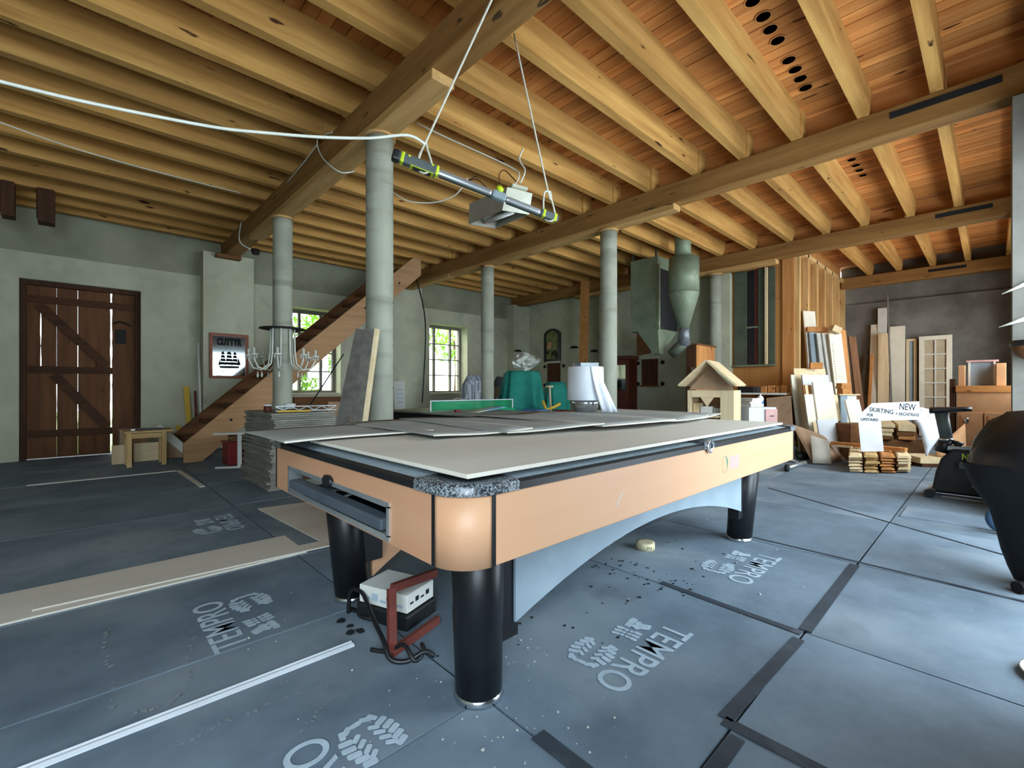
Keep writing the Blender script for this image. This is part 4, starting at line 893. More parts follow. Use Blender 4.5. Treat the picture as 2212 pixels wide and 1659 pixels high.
MB().box((0, 0, 0), (.26, 1.12, .015), P_).build('panel', 'white_paint', wp)
for k in range(4): MB().box((.05, .66 + .09 * k, .0151), (.21, .69 + .09 * k, .0156), P_).build('text_line', 'print_grey', wp)
def drape(name, c, rx, ry, zt, zb, m, lab, folds=9, amp=.06, flare=.12, cat='cover', ph=0., rot=0., top=.9, z_round=.05):
    n = 54; rows = []; c = Vector(c); Rz = Matrix.Rotation(R(rot), 4, 'Z')
    K = [(0.02, zt), (.5, zt + .004), (top, zt), (1.0, zt - z_round)] + [(1 + flare * (k / 8), zt - z_round - (zt - z_round - zb) * k / 8) for k in range(1, 9)]
    for q, (s_, z_) in enumerate(K):
        row = []
        for i in range(n):
            t = 2 * math.pi * i / n; f_ = min(1, max(0, (q - 2) / 4))
            a = amp * f_ * (math.sin(folds * t + ph) + .5 * math.sin(folds * 1.7 * t + 2 * ph))
            ex = .55; co, si = math.cos(t), math.sin(t)
            x = math.copysign(abs(co) ** ex, co) * rx * (s_ + a); y = math.copysign(abs(si) ** ex, si) * ry * (s_ + a)
            row.append(c + Rz @ Vector((x, y, 0)) + Vector((0, 0, z_ + .01 * math.sin(3 * t + q) * f_)))
        rows.append(row)
    return tag(MB().grid(rows, closed=True).build(name, m), lab, cat)
tc = (6.338,6.393,0.982)
drape('teal_cover', tc[:2] + (0,), .34, .26, 1.33, .0, 'teal_cloth', 'teal cloth thrown over a tall thing before the back wall', 9, .20, .22, ph=.6, rot=-40)
drape('teal_cover', (7.118,6.205,0.79)[:2] + (0,), .25, .27, 1.12, .0, 'teal_cloth', 'lower rounded teal cover right beside the taller teal one', 8, .15, .2, ph=2.1, rot=-35, z_round=.25, top=.7)
wl_c = Vector((6.413,6.391,1.322)); rows = []
for q in range(9):
    ph = math.pi * q / 8; row = []
    for i in range(18):
        t = 2 * math.pi * i / 18; rr = .29 * (1 + .13 * math.sin(3 * t + q) + .12 * math.sin(7 * t + 2.3 * q) + U(-.12, .12))
        row.append(wl_c + Vector((rr * math.sin(ph) * math.cos(t), rr * .8 * math.sin(ph) * math.sin(t), .15 + .15 * math.cos(ph) * (1 + .25 * math.sin(2 * t + 1)) + (.0 if q < 8 else 0))))
    rows.append(row)
o = MB().grid(rows, closed=True, smooth=False).build('wrapped_bundle', 'wrap_plastic'); o.location.z = 1.335; tag(o, 'crumpled pale plastic bundle on top of the teal cover', 'bundle')
drape('striped_cover', (5.92,7.34,0.981)[:2] + (0,), .28, .24, 1.26, .0, 'striped_cloth', 'pale striped cloth over a thing in the corner by the far window', 6, .05, .12, ph=1.3, rot=-40, z_round=.2, top=.6)
hc = Vector((6.545,7.161,0.734)[:2] + (0,))
hb = thing('toy_house', hc, 'brown toy house with a dark roof beside the teal covers', 'toy house')
Mh = Matrix.Translation(hc) @ Matrix.Rotation(R(-44), 4, 'Z')
MB().box((-.20, -.16, 0), (.20, .16, 1.02), Mh).build('walls', 'mdf', hb)
MB().prism([(-.26, 0), (.26, 0), (.12, .20), (-.14, .22)], .36, Mh @ frame_mat((0, .18, 1.02), (1, 0, 0), (0, 0, 1))).build('roof', 'black_plastic', hb)
for k in range(3): MB().box((-.15 + .09 * k, -.164, .74), (-.09 + .09 * k, -.158, .80), Mh).build('window', 'black_plastic' if k else 'white_paint', hb)
MB().box((-.01, -.164, .86), (.09, -.158, .93), Mh).build('sign', 'white_card', hb)
sv = thing('garden_tool', (6.449,5.737,0.59)[:2] + (0,), 'wooden handled garden tool leaning on the teal cover', 'tool')
s0 = Vector((6.437,5.679,0.418)[:2] + (.03,)); s1 = Vector((6.43,5.755,1.026))
MB().tube([s0, s1], .018, 8).build('shaft', 'pale_z', sv)
MB().tube([s1 + Vector((-.05, .05, 0)), s1 + Vector((.05, -.05, .0))], .018, 8).build('grip', 'pale_z', sv)
box('blade', (s0.x - .03, s0.y - .10, 0), (s0.x + .03, s0.y + .10, .25), 'steel', sv)
tag(MB().tube([(6.114,5.641,0.764), (6.163,5.594,0.604), (6.255,5.507,0.646), (6.385,5.453,0.712)], .03, 8).build('garden_hose', 'yellow_plastic'), 'yellow curved hose piece in front of the teal covers', 'hose')
tag(MB().box(Vector((5.938,5.67,0.442)[:2] + (0,)) + Vector((-.15, -.2, 0)), Vector((5.938,5.67,0.442)[:2] + (.62,)) + Vector((.15, .2, 0))).build('blue_box', 'blue_plastic', bevel=.02), 'blue plastic box on the floor before the teal covers', 'box')
o = MB().box(Vector((6.42,5.351,0.435)[:2] + (0,)) + Vector((-.12, -.2, 0)), Vector((6.42,5.351,0.435)[:2] + (.60,)) + Vector((.12, .2, 0))).build('red_case', 'red_plastic', bevel=.02); tag(o, 'red case on the floor right of the blue box', 'case')
# ---- back wall
po_ = thing('timber_post', (8.40, 6.45, 0), 'orange timber post standing in front of the back wall under the joists', 'post')
MB().bar((8.4,6.519,0.285)[:2] + (0,), (8.4,6.426,3.47)[:2] + (3.44,), .16, .13, up=(1, 0, 0)).build('timber', 'orange_x', po_, bevel=.004)
ar = thing('arched_picture', (9.04, 7.97, 1.69), 'arched black framed picture hung on the back wall', 'picture')
def arched(y0, y1, z0, z1, rise, xx, t, m, nm, par):
    n = 12; pts = [(y0, z0), (y1, z0)]
    for i in range(n + 1):
        s_ = i / n; pts.append((y1 + (y0 - y1) * s_, z1 + rise * (1 - (2 * s_ - 1) ** 2)))
    return MB().prism([(-p[0], p[1]) for p in pts], t, frame_mat((xx, 0, 0), (0, -1, 0), (0, 0, 1))).build(nm, m, par)
mat('painting', '4b5a34', '7c8450', 4, rough=.6, spots=('201a14', 3, (1, 1, 1), .55, .6))
arched(7.70, 8.26, 1.69, 2.44, .12, 9.045, .035, 'black_paint', 'frame', ar); arched(7.78, 8.17, 1.76, 2.40, .10, 9.008, .004, 'painting', 'canvas', ar)
MB().lathe([(0, .004), (.08, .003), (.085, 0)], (9.003, 8.06, 2.12), 16, Matrix.Rotation(R(-90), 4, 'Y') @ Matrix.Scale(1.3, 4, (1, 0, 0))).build('painted_figure', 'cardboard', ar)
def hatch(y0, y1, z0, z1, lab):
    t = thing('bolted_hatch', (9.03, (y0 + y1) / 2, z0), lab, 'hatch', 'dark wall hatches')
    box('panel', (9.02, y0, z0), (9.048, y1, z1), 'dark_z', t); box('lintel', (9.0, y0 - .03, z1), (9.048, y1 + .03, z1 + .05), 'plaster', t)
    box('ledge', (8.98, y0 - .03, z0 - .03), (9.048, y1 + .03, z0), 'brown_y', t)
    for yy, zz_ in ((y0 - .11, z0 + .03), (y1 + .11, z0 + .03), (y0 - .11, z1 - .08), (y1 + .11, z1 - .08)):
        MB().lathe([(.045, 0), (.045, .015), (.02, .025), (0, .025)], (9.05, yy, zz_), 12, Matrix.Rotation(R(-90), 4, 'Y')).build('bolt', 'bracket_iron', t)
hatch(7.72, 8.15, 1.04, 1.65, 'dark wooden hatch with four bolts below the arched picture'); hatch(4.97, 5.34, 1.06, 1.63, 'dark wooden hatch with four bolts below the dust hopper')
for k, (u, lab) in enumerate(((1074, 'small black lamp on the wall in the far corner'), (1243, 'small dark lamp on the back wall left of the timber post'), (1287, 'small dark lamp on the back wall right of the timber post'))):
    p = [(8.6, 8.79, 2.0), (9.0,7.187,2.019), (9.0,6.567,1.89)][k]; p = Vector(p)
    t = thing('small_lamp', p, lab, 'lamp'); MB().lathe([(0, .03), (.07, .02), (.11, -.02), (.10, -.025), (0, -.01)], p + Vector((-.05, 0, .0)), 14).build('shade', 'bracket_iron', t); MB().bar(p + Vector((-.05, 0, .02)), (9.05, p.y, p.z + .02) if k else (8.55, 8.86, p.z + .02), .02, .02).build('arm', 'bracket_iron', t)
ck = thing('tall_clock', (8.6, 5.85, 0), 'dark wooden tall clock behind the column', 'clock')
ya, yb = (8.6,5.411,1.38)[1], (8.6,5.739,1.389)[1]
box('case', (8.6, ya, 0), (8.95, yb, 1.62), 'mahogany', ck, .01); box('cornice', (8.56, ya - .03, 1.62), (8.97, yb + .03, 1.70), 'mahogany', ck, .008)
box('glass_door', (8.585, ya + .07, .95), (8.6, yb - .05, 1.50), 'mirror_glass', ck); box('plinth', (8.56, ya - .03, 0), (8.97, yb + .03, .5), 'mahogany', ck, .006)
# ---- dust extraction plant
gx = 7.60; y_l = (7.6,4.742,3.095)[1]; y_r = (7.6,4.177,2.996)[1]; zt_ = 3.40; zb_ = (7.6,4.186,2.057)[2]
de = thing('dust_filter', (7.9, (y_l + y_r) / 2, 1.4), 'grey-green sheet metal dust filter box with a hopper, hung from the ceiling', 'filter')
MB().box((gx, y_r, zb_), (8.35, y_l, zt_)).build('filter_box', 'green_metal', de, bevel=.006)
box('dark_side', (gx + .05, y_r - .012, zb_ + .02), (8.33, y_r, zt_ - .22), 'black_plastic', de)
box('flange', (gx - .012, y_r - .03, zb_), (gx + .04, y_r + .03, zt_ - .15), 'green_metal', de, .004)
hb0 = [(gx, y_r), (8.30, y_r), (8.30, y_r + .42), (gx, y_r + .42)]; ob = [(gx + .05, y_r + .0), (gx + .22, y_r + .0), (gx + .22, y_r + .16), (gx + .05, y_r + .16)]; zo = (7.65,4.141,1.621)[2]
MB().add([(x, y, zb_) for x, y in hb0] + [(x, y, zo + .06) for x, y in ob] + [(x, y, zo) for x, y in ob], [(0, 1, 2, 3), (0, 4, 5, 1), (1, 5, 6, 2), (2, 6, 7, 3), (3, 7, 4, 0), (4, 8, 9, 5), (5, 9, 10, 6), (6, 10, 11, 7), (7, 11, 8, 4), (11, 10, 9, 8)]).build('hopper', 'green_metal', de)
for yy in (y_l - .04, y_r + .05): MB().bar((gx + .03, yy, zt_), (gx + .03, yy, 3.718), .03, .03, up=(1, 0, 0)).build('hanger_rod', 'dark_green', de)
cyc = thing('dust_cyclone', (7.40, 3.60, 1.7), 'pale green dust cyclone with a pointed cone below the beam', 'cyclone')
yl2, yr2 = (7.35,3.815,2.891)[1], (7.35,3.323,2.804)[1]; cy_ = (yl2 + yr2) / 2; cr = (yl2 - yr2) / 2 * .985
zA = (7.1,3.438,3.173)[2]; zB_ = (7.1,3.438,2.573)[2]; zC_ = (7.1,3.438,1.989)[2]; zD = (7.1,3.438,1.697)[2]
MB().lathe([(cr * .3, zA + .005), (cr, zA), (cr, zB_)], (7.36, cy_, 0), 32).build('drum', 'green_metal', cyc); MB().lathe([(cr * 1.003, zB_ + .03), (cr * 1.003, zB_), (.075, zC_)], (7.36, cy_, 0), 32).build('cone', 'green_metal', cyc)
MB().lathe([(.085, zC_ + .01), (.09, zC_ - .03), (.10, zD + .02), (.06, zD)], (7.36, cy_ - .0, 0), 16).build('outlet_sleeve', 'speckle', cyc)
MB().tube([(7.36, cy_ + .02, zA), (7.36, cy_ + .02, 3.715)], .13, 18).build('exhaust_pipe', 'green_metal', cyc)
MB().tube([(7.36, cy_, zD + .06), (7.34, cy_ + .14, zD - .06), (7.34, cy_ + .22, zD - .12)], [.09, .09, .08], 12).build('outlet_elbow', 'dark_green', cyc)
tb = MB().prism([(0, 0), (.55, .05), (.0, .62)], .03, frame_mat((8.9,5.378,1.713), (0, -1, 0), (0, 0, 1)))
tag(tb.build('triangular_board', 'brown_x'), 'triangular brown board on the back wall beside the hopper outlet', 'board')
cb = thing('tall_cabinet', (8.2, 4.2, 0), 'tall dark wooden cabinet with an orange side below the cyclone', 'cabinet')
ya, yb = (7.75,3.528,1.304)[1], (7.75,3.719,1.31)[1]; zt2 = (7.75,3.528,1.745)[2]
box('body', (7.75, ya + .012, 0), (8.5, yb, zt2), 'dark_z', cb, .004); box('side_panel', (7.75, ya, 0), (8.5, ya + .012, zt2), 'orange_z', cb); box('top_board', (7.72, ya - .02, zt2), (8.53, yb + .02, zt2 + .025), 'brown_y', cb)
box('knob', (7.73, ya + .06, 1.3), (7.75, ya + .09, 1.36), 'steel', cb)
# green metal profiles on the plywood wall
gp_ = thing('metal_profiles', (8.93, 3.0, 1.4), 'rack of tall green metal profiles hung on the plywood wall', 'rack')
zt3, zb3 = 3.16, (8.95,2.997,1.423)[2]
for (u0, u1, m, dx) in ((1586, 1612, 'dark_green', .05), (1612, 1629, 'black_plastic', .02), (1629, 1637, 'red_wood', .01), (1637, 1653, 'dark_green', .04), (1661, 1673, 'dark_green', .06)):
    pass
def yof(u): a_ = (u - 1106) / 985.; return 8.94 * (.7257 - a_ * .688) / (.688 + a_ * .7257)
for (u0, u1, m, dx) in ((1586, 1612, 'dark_green', .05), (1612, 1629, 'black_plastic', .02), (1629, 1637, 'red_wood', .012), (1637, 1653, 'dark_green', .04), (1653, 1659, 'pale_z', .09), (1661, 1673, 'dark_green', .06)):
    box('profile', (8.995 - dx, yof(u1), zb3), (8.997, yof(u0), zt3), m, gp_, .003)
box('shelf_rail', (8.90, yof(1676), zb3 - .03), (8.997, yof(1584), zb3), 'green_metal', gp_); box('cross_bar', (8.96, yof(1636), 2.1), (8.997, yof(1612), 2.13), 'green_metal', gp_)
# ---- workbench corner right of the tall cabinet
wb = thing('shelf_bench', (8.3, 2.8, 0), 'long shelf bench with a white front edge before the plywood wall', 'bench')
ya, yb = (7.9,2.194,0.922)[1], (7.9,2.946,0.869)[1]
box('top', (7.9, ya, .895), (8.9, yb, .92), 'pale_y', wb, .003); box('front_edge', (7.885, ya, .893), (7.9, yb, .922), 'white_paint', wb)
for y in (ya + .06, yb - .06): 
    for x in (7.98, 8.8): box('leg', (x - .03, y - .03, 0), (x + .03, y + .03, .895), 'brown_z', wb)
box('back_board', (8.82, ya + .1, .1), (8.85, yb - .1, .85), 'dark_y', wb)
for k, (u0, u1, v0) in enumerate(((1646, 1658, 826), (1659, 1674, 826), (1675, 1682, 828), (1683, 1698, 824))):
    y0_, y1_ = yof(u1) * .903, yof(u0) * .903
    tag(box('wood_block', (8.0 + .04 * k, y0_, .921), (8.14 + .04 * k, y1_ - .004, 1.03 + .012 * (k % 2)), 'orange_y', None, .004), ('first', 'second', 'third', 'fourth')[k] + ' wooden block from the left on the shelf bench', 'block', 'wooden blocks on the shelf bench')
tag(box('dark_toolbox', (7.98, yof(1632) * .9, .921), (8.35, yof(1596) * .9, 1.02), 'black_plastic', None, .01), 'flat dark toolbox on the left end of the shelf bench', 'toolbox')
lean_plank('chipboard_sheet', (7.86, yof(1690) * .88 + .05, .86), (7.60, yof(1692) * .86, .01), .34, .02, 'mdf', 'brown chipboard panel leaning in front of the shelf bench', 'panel', side=(0, -1, 0))
# house-shaped stand
hs = Vector((6.047,2.535,0.622)[:2] + (0,)); Mk = Matrix.Translation(hs) @ Matrix.Rotation(R(-80), 4, 'Z')
hh = thing('playhouse_shelf', hs, 'unpainted wooden house-shaped shelf behind the right end of the pool table', 'shelf')
def hbx(nm, lo, hi, m='pale_z'): return MB().box(lo, hi, Mk).build(nm, m, hh, bevel=.003)
hbx('side_wall', (-.27, -.20, 0), (-.23, .25, .97)); hbx('side_wall', (.13, -.20, 0), (.29, .25, .97)); hbx('cross_beam', (-.23, -.20, .88), (.13, -.17, .97)); hbx('shelf', (-.23, -.19, .62), (.13, .25, .65), 'pale_x'); hbx('back_wall', (-.23, .22, .1), (.13, .25, .97), 'mdf')
for s_, nm in ((-1, 'roof_board'), (1, 'roof_board')):
    for k in range(3):
        a_ = Mk @ Vector((.01 + s_ * .005, -.30 + .21 * k, 1.34)); b_ = Mk @ Vector((.01 + s_ * .34, -.30 + .21 * k, 1.03))
        MB().bar(a_, b_, .205, .028, up=Mk.to_3x3() @ Vector((s_ * .7, 0, .7))).build(nm, 'pale_x', hh, bevel=.002)
MB().prism([(-.26, .98), (.28, .98), (.01, 1.28)], .015, Mk @ frame_mat((0, -.15, 0), (1, 0, 0), (0, 0, 1))).build('gable', 'mdf', hh)
MB().prism([(-.10, .88), (.06, .88), (-.02, .76)], .02, Mk @ frame_mat((0, -.21, 0), (1, 0, 0), (0, 0, 1))).build('pennant', 'pale_x', hh)
for k, (lo, hi, m, lab) in enumerate((((-.13, -.12, .652), (.02, .1, .76), 'white_paint', 'white box on the shelf inside the wooden house'), ((.03, -.10, .652), (.12, .1, .74), 'white_paint', 'smaller white box right inside the wooden house'), ((-.22, -.12, .652), (-.14, .1, .80), 'pale_z', 'pale upright box at the left inside the wooden house'))):
    tag(MB().box(lo, hi, Mk).build('storage_box', m, bevel=.006), lab, 'box')
dp = Vector((6.748,2.284,0.603)[:2] + (0,)); Md = Matrix.Translation(dp) @ Matrix.Rotation(R(-32), 4, 'Z')
du = thing('drawer_unit', dp, 'low drawer unit with pinkish drawer fronts beside the wooden house', 'drawer unit')
MB().box((-.22, -.2, 0), (.20, .25, .74), Md).build('body', 'white_card', du, bevel=.003)
for k in range(3):
    d_ = MB().box((.02, -.222, .50 - .22 * k), (.20, -.2, .715 - .22 * k), Md).build('drawer', 'tape_core', du, bevel=.003); MB().box((.08, -.232, .62 - .22 * k), (.14, -.222, .63 - .22 * k), Md).build('handle', 'black_plastic', d_)
for k in range(5):
    o = MB().box((-.16 + .01 * k, -.14, .742 + .024 * k), (.03 + .012 * (k % 2), .12, .764 + .024 * k), Md).build('paper_stack', 'paper', bevel=.002); o.rotation_euler[2] = R(U(-6, 6)); tag(o, ('lowest', 'second', 'middle', 'fourth', 'topmost')[k] + ' paper pad in the pile on the drawer unit', 'paper', 'paper pads on the drawer unit')
bt_ = thing('white_bottle', Md @ Vector((.12, .0, .742)), 'white squeeze bottle standing on the drawer unit', 'bottle'); c = Md @ Vector((.12, 0, .742))
MB().lathe([(.04, 0), (.042, .01), (.042, .12), (.03, .14), (.012, .15), (.008, .18), (0, .182)], c, 16).build('body', 'white_plastic', bt_); MB().lathe([(.0425, .04), (.0425, .09)], c, 16).build('label_band', 'blue_plastic', bt_)
# ================================================================== RIGHT SIDE: LEANING BOARDS, TIMBER, BIKE
WD = Vector((.87, -.49, 0)).normalized(); LN = Vector((.49, .87, 0)).normalized()
def lean_board(name, TL, wd, m, lab, cat='board', lean=9., th=.022, base=0., grp=None, top_cut=None):
    """flat board, its top-left corner at TL, leaning back so that its foot stands at height base"""
    TL = Vector(TL); tn = math.tan(R(lean)); hgt = TL.z - base
    BL = TL - LN * tn * hgt; BL.z = base
    up = (TL - BL); L_ = up.length; up.normalize(); nr = WD.cross(up)
    M = Matrix((WD, up, nr)).transposed().to_4x4(); M.translation = BL
    o = MB().prism([(0, 0), (wd, 0), (wd, L_ - (top_cut or 0)), (0, L_)], th, M).build(name, m, bevel=.002)
    tag(o, lab, cat, grp); return o, M, L_
G = 'boards leaning by the plywood wall'
# tall pieces against the studs
lean_board('rounded_board', (9.43,2.36,2.382), .26, 'cream_paint', 'tall cream board with rounded corners leaning on the studs', grp=G, lean=5)
for k, (u, v, w_, m, lab) in enumerate(((1739, 717, .08, 'white_paint', 'narrow white strip leaning left of the grey strip'), (1746, 718, .16, 'panel_grey', 'pale grey strip leaning between white strips'), (1762, 720, .16, 'white_paint', 'white door leaf edge leaning left of the louvre shutter'), (1774, 720, .12, 'white_paint', 'white board with a groove leaning beside the louvre shutter'))):
    lean_board('painted_strip', [(9.235,2.269,1.983), (9.218,2.216,1.969), (9.253,2.113,1.946), (9.3,2.042,1.944)][k], w_, m, lab, 'strip', 5 + 1.2 * k, grp=G)
o, M, L_ = lean_board('louvre_shutter', (9.286,1.945,1.934), .27, 'cream_paint', 'cream louvre shutter leaning among the white boards', 'shutter', 7)
for k in range(24): MB().box((.04, L_ * .40 + k * .042, .020), (.225, L_ * .40 + k * .042 + .018, .034), M).build('slat', 'cream_paint', o)
lean_board('brown_board', (10.003,1.954,2.053), .18, 'orange_z', 'reddish brown board leaning right of the louvre shutter', lean=6, grp=G)
lean_board('dark_board', (10.441,1.952,2.013), .05, 'dark_z', 'narrow dark board leaning right of the reddish one', lean=6, grp=G)
lean_board('walnut_board', (10.511,1.886,1.969), .17, 'brown_z', 'grey-brown board leaning at the right end of the row', lean=7, grp=G)
tag(MB().bar((9.253,2.252,2.023), (9.509,1.871,2.011), .10, .09).build('roof_batten', 'orange_x', bevel=.004), 'short orange beam lying across the tops of the white boards', 'beam')
tag(MB().bar((9.206,1.882,2.016), (9.303,1.791,1.954), .12, .11).build('beam_block', 'pale_x', bevel=.004), 'pale block at the end of the short orange beam', 'block')
# low row of panels
lean_board('pale_board', (8.168,2.178,1.307), .62, 'pale_x', 'wide pale panel at the back of the low leaning row', lean=8, grp=G)
lean_board('cream_strip', (8.023,2.177,1.202), .10, 'cream_paint', 'narrow cream strip at the left end of the low leaning row', 'strip', 8, grp=G)
lean_board('white_board', (8.034,2.029,1.199), .50, 'white_card', 'bluish white panel in the low leaning row', 'panel', 8, grp=G)
lean_board('orange_offcut', (7.907,1.985,1.042), .15, 'orange_x', 'short orange offcut between the pale panels', 'offcut', 8, base=.5, grp=G)
lean_board('cream_board', (7.897,1.856,1.083), .36, 'cream_paint', 'tall cream panel at the front of the low leaning row', 'panel', 9, grp=G)
lean_board('cream_board', (7.761,1.93,0.904), .20, 'cream_paint', 'lower cream panel left of the tall cream panel', 'panel', 9, grp=G)
lean_board('pine_batten', (7.835,1.943,1.041), .05, 'pale_z', 'thin pale batten at the left of the cream panels', 'batten', 9, grp=G)
lean_board('pine_offcut', (8.26,1.677,0.895), .08, 'pale_z', 'short pale offcut right of the tall cream panel', 'offcut', 9, base=.5, grp=G)
lean_board('low_white_board', (7.614,1.739,0.545), .36, 'white_card', 'low bluish white panel in front of the cream panels', 'panel', 10, grp=G)
lean_board('low_strip', (7.547,1.774,0.513), .06, 'pale_z', 'low pale strip left of the low white panel', 'strip', 10, grp=G)
for k, (u, v) in enumerate(((1724, 925), (1731, 935), (1738, 940))):
    lean_board('dark_batten', [(7.889,2.029,0.391), (7.867,1.981,0.325), (7.845,1.933,0.296)][k], .05, 'brown_z', ('leftmost', 'middle', 'rightmost')[k] + ' of the short brown battens beside the table corner', 'batten', 9, grp='short brown battens')
tag(MB().bar((8.365,1.991,1.351), (8.449,1.843,1.348), .08, .10).build('wood_block', 'orange_x', bevel=.004), 'orange block resting on top of the wide pale panel', 'block')
# small stand with blocks
sd = Vector((8.752,1.624,0.51)[:2] + (0,)); sm_ = thing('small_stand', sd, 'small white and grey stand with wood blocks beside the shutter', 'stand')
Ms = Matrix.Translation(sd) @ Matrix.Rotation(R(-40), 4, 'Z')
MB().box((-.13, -.10, 0), (-.02, .10, .885), Ms).build('grey_side', 'panel_grey', sm_); MB().box((-.02, -.10, 0), (.13, .10, .885), Ms).build('white_side', 'white_paint', sm_); MB().box((-.17, -.13, .885), (.17, .13, .905), Ms).build('top_board', 'pale_x', sm_, bevel=.002)
for k, (h0, h1, w_) in enumerate(((.905, .985, .06), (.985, 1.03, .085), (1.03, 1.075, .075))):
    tag(MB().box((-w_, -.06, h0 + .001), (w_, .06, h1), Ms).build('wood_block', 'orange_x', bevel=.004), ('lowest', 'middle', 'top')[k] + ' of three orange blocks stacked on the small stand', 'block', 'blocks stacked on the small stand')
lean_board('white_tile', (8.21,1.518,0.822), .26, 'cream_paint', 'small cream board leaning in front of the small stand', lean=14, base=.45, grp=G)
tag(MB().box((-.2, -.15, 0), (.25, .15, .50), Matrix.Translation(Vector((7.964,1.338,0.463)[:2] + (0,))) @ Matrix.Rotation(R(-40), 4, 'Z')).build('brown_crate', 'brown_x', bevel=.005), 'brown crate below the small cream board', 'crate')
# grey hardboard sheets bent over on the floor
c = Vector((7.083,1.484,0.172)[:2] + (0,)); rt_ = Vector((.62, -.78, 0)); aw = Vector((.78, .62, 0))
MBp = MB().sheet([[c + rt_ * (-.18 + .12 * i - .06 * j) + aw * (.06 * j + .05 * i * i * .3) + Vector((0, 0, .015 + .165 * j * (1 - .08 * i))) for i in range(6)] for j in range(4)], aw * .006)
tag(MBp.build('fibre_sheet', 'mdf'), 'bent brown fibre sheet propped beside the timber stack', 'sheet')
tag(MB().sheet([[c + rt_ * (-.20 + .11 * i) - aw * (.05 - .02 * j) + Vector((0, 0, .02 + .12 * j - .03 * i * j * .4)) for i in range(3)] for j in range(4)], aw * .005).build('grey_card', 'hardboard'), 'folded grey card corner left of the bent fibre sheet', 'card')
# dumb-bell and foot of a stand by the table corner
def dumb(p0, p1, r, lab):
    p0 = Vector(p0); p1 = Vector(p1); t = thing('dumbbell', (p0 + p1) / 2, lab, 'dumbbell')
    MB().tube([p0, p0.lerp(p1, .36)], r, 16).build('weight', 'rubber', t); MB().tube([p0.lerp(p1, .40), p1], r, 16).build('weight', 'tool_grey', t); MB().tube([p0, p1], r * .5, 10).build('bar', 'steel', t)
dumb((7.238,1.839,0.0)[:2] + (.06,), (7.824,1.816,0.0)[:2] + (.06,), .055, 'grey and black roller lying on the floor beyond the pool table corner')
fs = thing('stand_foot', (6.073,1.619,0.0), 'grey tubular stand foot lying on the floor under the far table corner', 'stand foot')
MB().tube([(6.152,1.709,0.0)[:2] + (.035,), (6.764,1.667,0.0)[:2] + (.035,)], .032, 10).build('foot_tube', 'steel', fs); MB().tube([(6.33,1.799,0.0)[:2] + (.15,), (6.539,1.692,0.0)[:2] + (.06,)], .022, 8).build('brace_tube', 'steel', fs); MB().lathe([(.04, -.02), (.045, 0), (.04, .02)], (6.126,1.691,0.0)[:2] + (.045,), 12, Matrix.Rotation(R(90), 4, 'X')).build('end_cap', 'rubber', fs)
# ---- far wall: panels and glazed door
def far(name, u0, u1, v0, m, x, lab, cat, d=.03, base=0.):
    pass
def yx(u, X_): a_ = (u - 1106) / 985.; return X_ * (.7257 - a_ * .688) / (.688 + a_ * .7257)
def upright(name, u0, u1, zt, m, x, lab, cat='panel', tilt=.10, th=.03, grp=None):
    y0_, y1_ = yx(u1, x), yx(u0, x)
    o = MB().add([(x - tilt, y0_, .003), (x - tilt, y1_, .003), (x, y1_, zt), (x, y0_, zt), (x - tilt + th, y0_, .003), (x - tilt + th, y1_, .003), (x + th, y1_, zt), (x + th, y0_, zt)], [(0, 1, 2, 3), (7, 6, 5, 4), (0, 4, 5, 1), (1, 5, 6, 2), (2, 6, 7, 3), (3, 7, 4, 0)]).build(name, m, bevel=.003)
    return tag(o, lab, cat, grp)
FG = 'panels standing against the far grey wall'
upright('cream_plank', 1881, 1897, 2.38, 'cream_paint', 12.55, 'tall cream plank leaning at the left on the far grey wall', tilt=.35, grp=FG)
upright('pale_plank', 1897, 1921, 2.16, 'pale_z', 12.40, 'pale wooden plank standing between cream panels at the far wall', tilt=.15, grp=FG)
upright('white_plank', 1896, 1916, 2.72, 'white_paint', 12.53, 'tall white plank rising above the others at the far wall', tilt=.08, grp=FG)
upright('cream_door_leaf', 1922, 1955, 2.30, 'cream_paint', 12.50, 'wide cream cupboard leaf with a groove at the far wall', tilt=.05, grp=FG)
tag(MB().bar((11.95, yx(1928, 11.95), .01), (12.36, yx(1917, 12.36), 2.98), .025, .04).build('grey_lath', 'grey_x'), 'long thin grey lath leaning highest on the far wall', 'lath')
tag(MB().bar((11.8, yx(1874, 11.8), .01), (12.15, yx(1884, 12.15), 1.72), .05, .03).build('brown_lath', 'orange_x'), 'thin brown lath leaning left of the cream panels', 'lath')
def glazed(name, u0, u1, zt, x, cols, rows_, fm, bm, stile, lab, back):
    y0_, y1_ = yx(u1, x), yx(u0, x); t = thing(name, (x, (y0_ + y1_) / 2, 0), lab, 'door')
    zb = .02; k = stile
    for lo, hi in (((x, y0_, zb), (x + .04, y0_ + k, zt)), ((x, y1_ - k, zb), (x + .04, y1_, zt)), ((x, y0_ + k, zt - k), (x + .04, y1_ - k, zt)), ((x, y0_ + k, zb), (x + .04, y1_ - k, zb + .22))): box('frame_rail', lo, hi, fm, t, .003)
    ya, yb, za, zc = y0_ + k, y1_ - k, zb + .22, zt - k
    for c_ in range(1, cols): yy = ya + (yb - ya) * c_ / cols; box('glazing_bar', (x + .005, yy - .011, za), (x + .03, yy + .011, zc), bm, t)
    for r_ in range(1, rows_): zz_ = za + (zc - za) * r_ / rows_; box('glazing_bar', (x + .006, ya, zz_ - .011), (x + .029, yb, zz_ + .011), bm, t)
    for c_ in range(cols):
        for r_ in range(rows_): box('pane', (x + .031, ya + (yb - ya) * c_ / cols, za + (zc - za) * r_ / rows_), (x + .034, ya + (yb - ya) * (c_ + 1) / cols - .004, za + (zc - za) * (r_ + 1) / rows_ - .004), back, t)
    return t
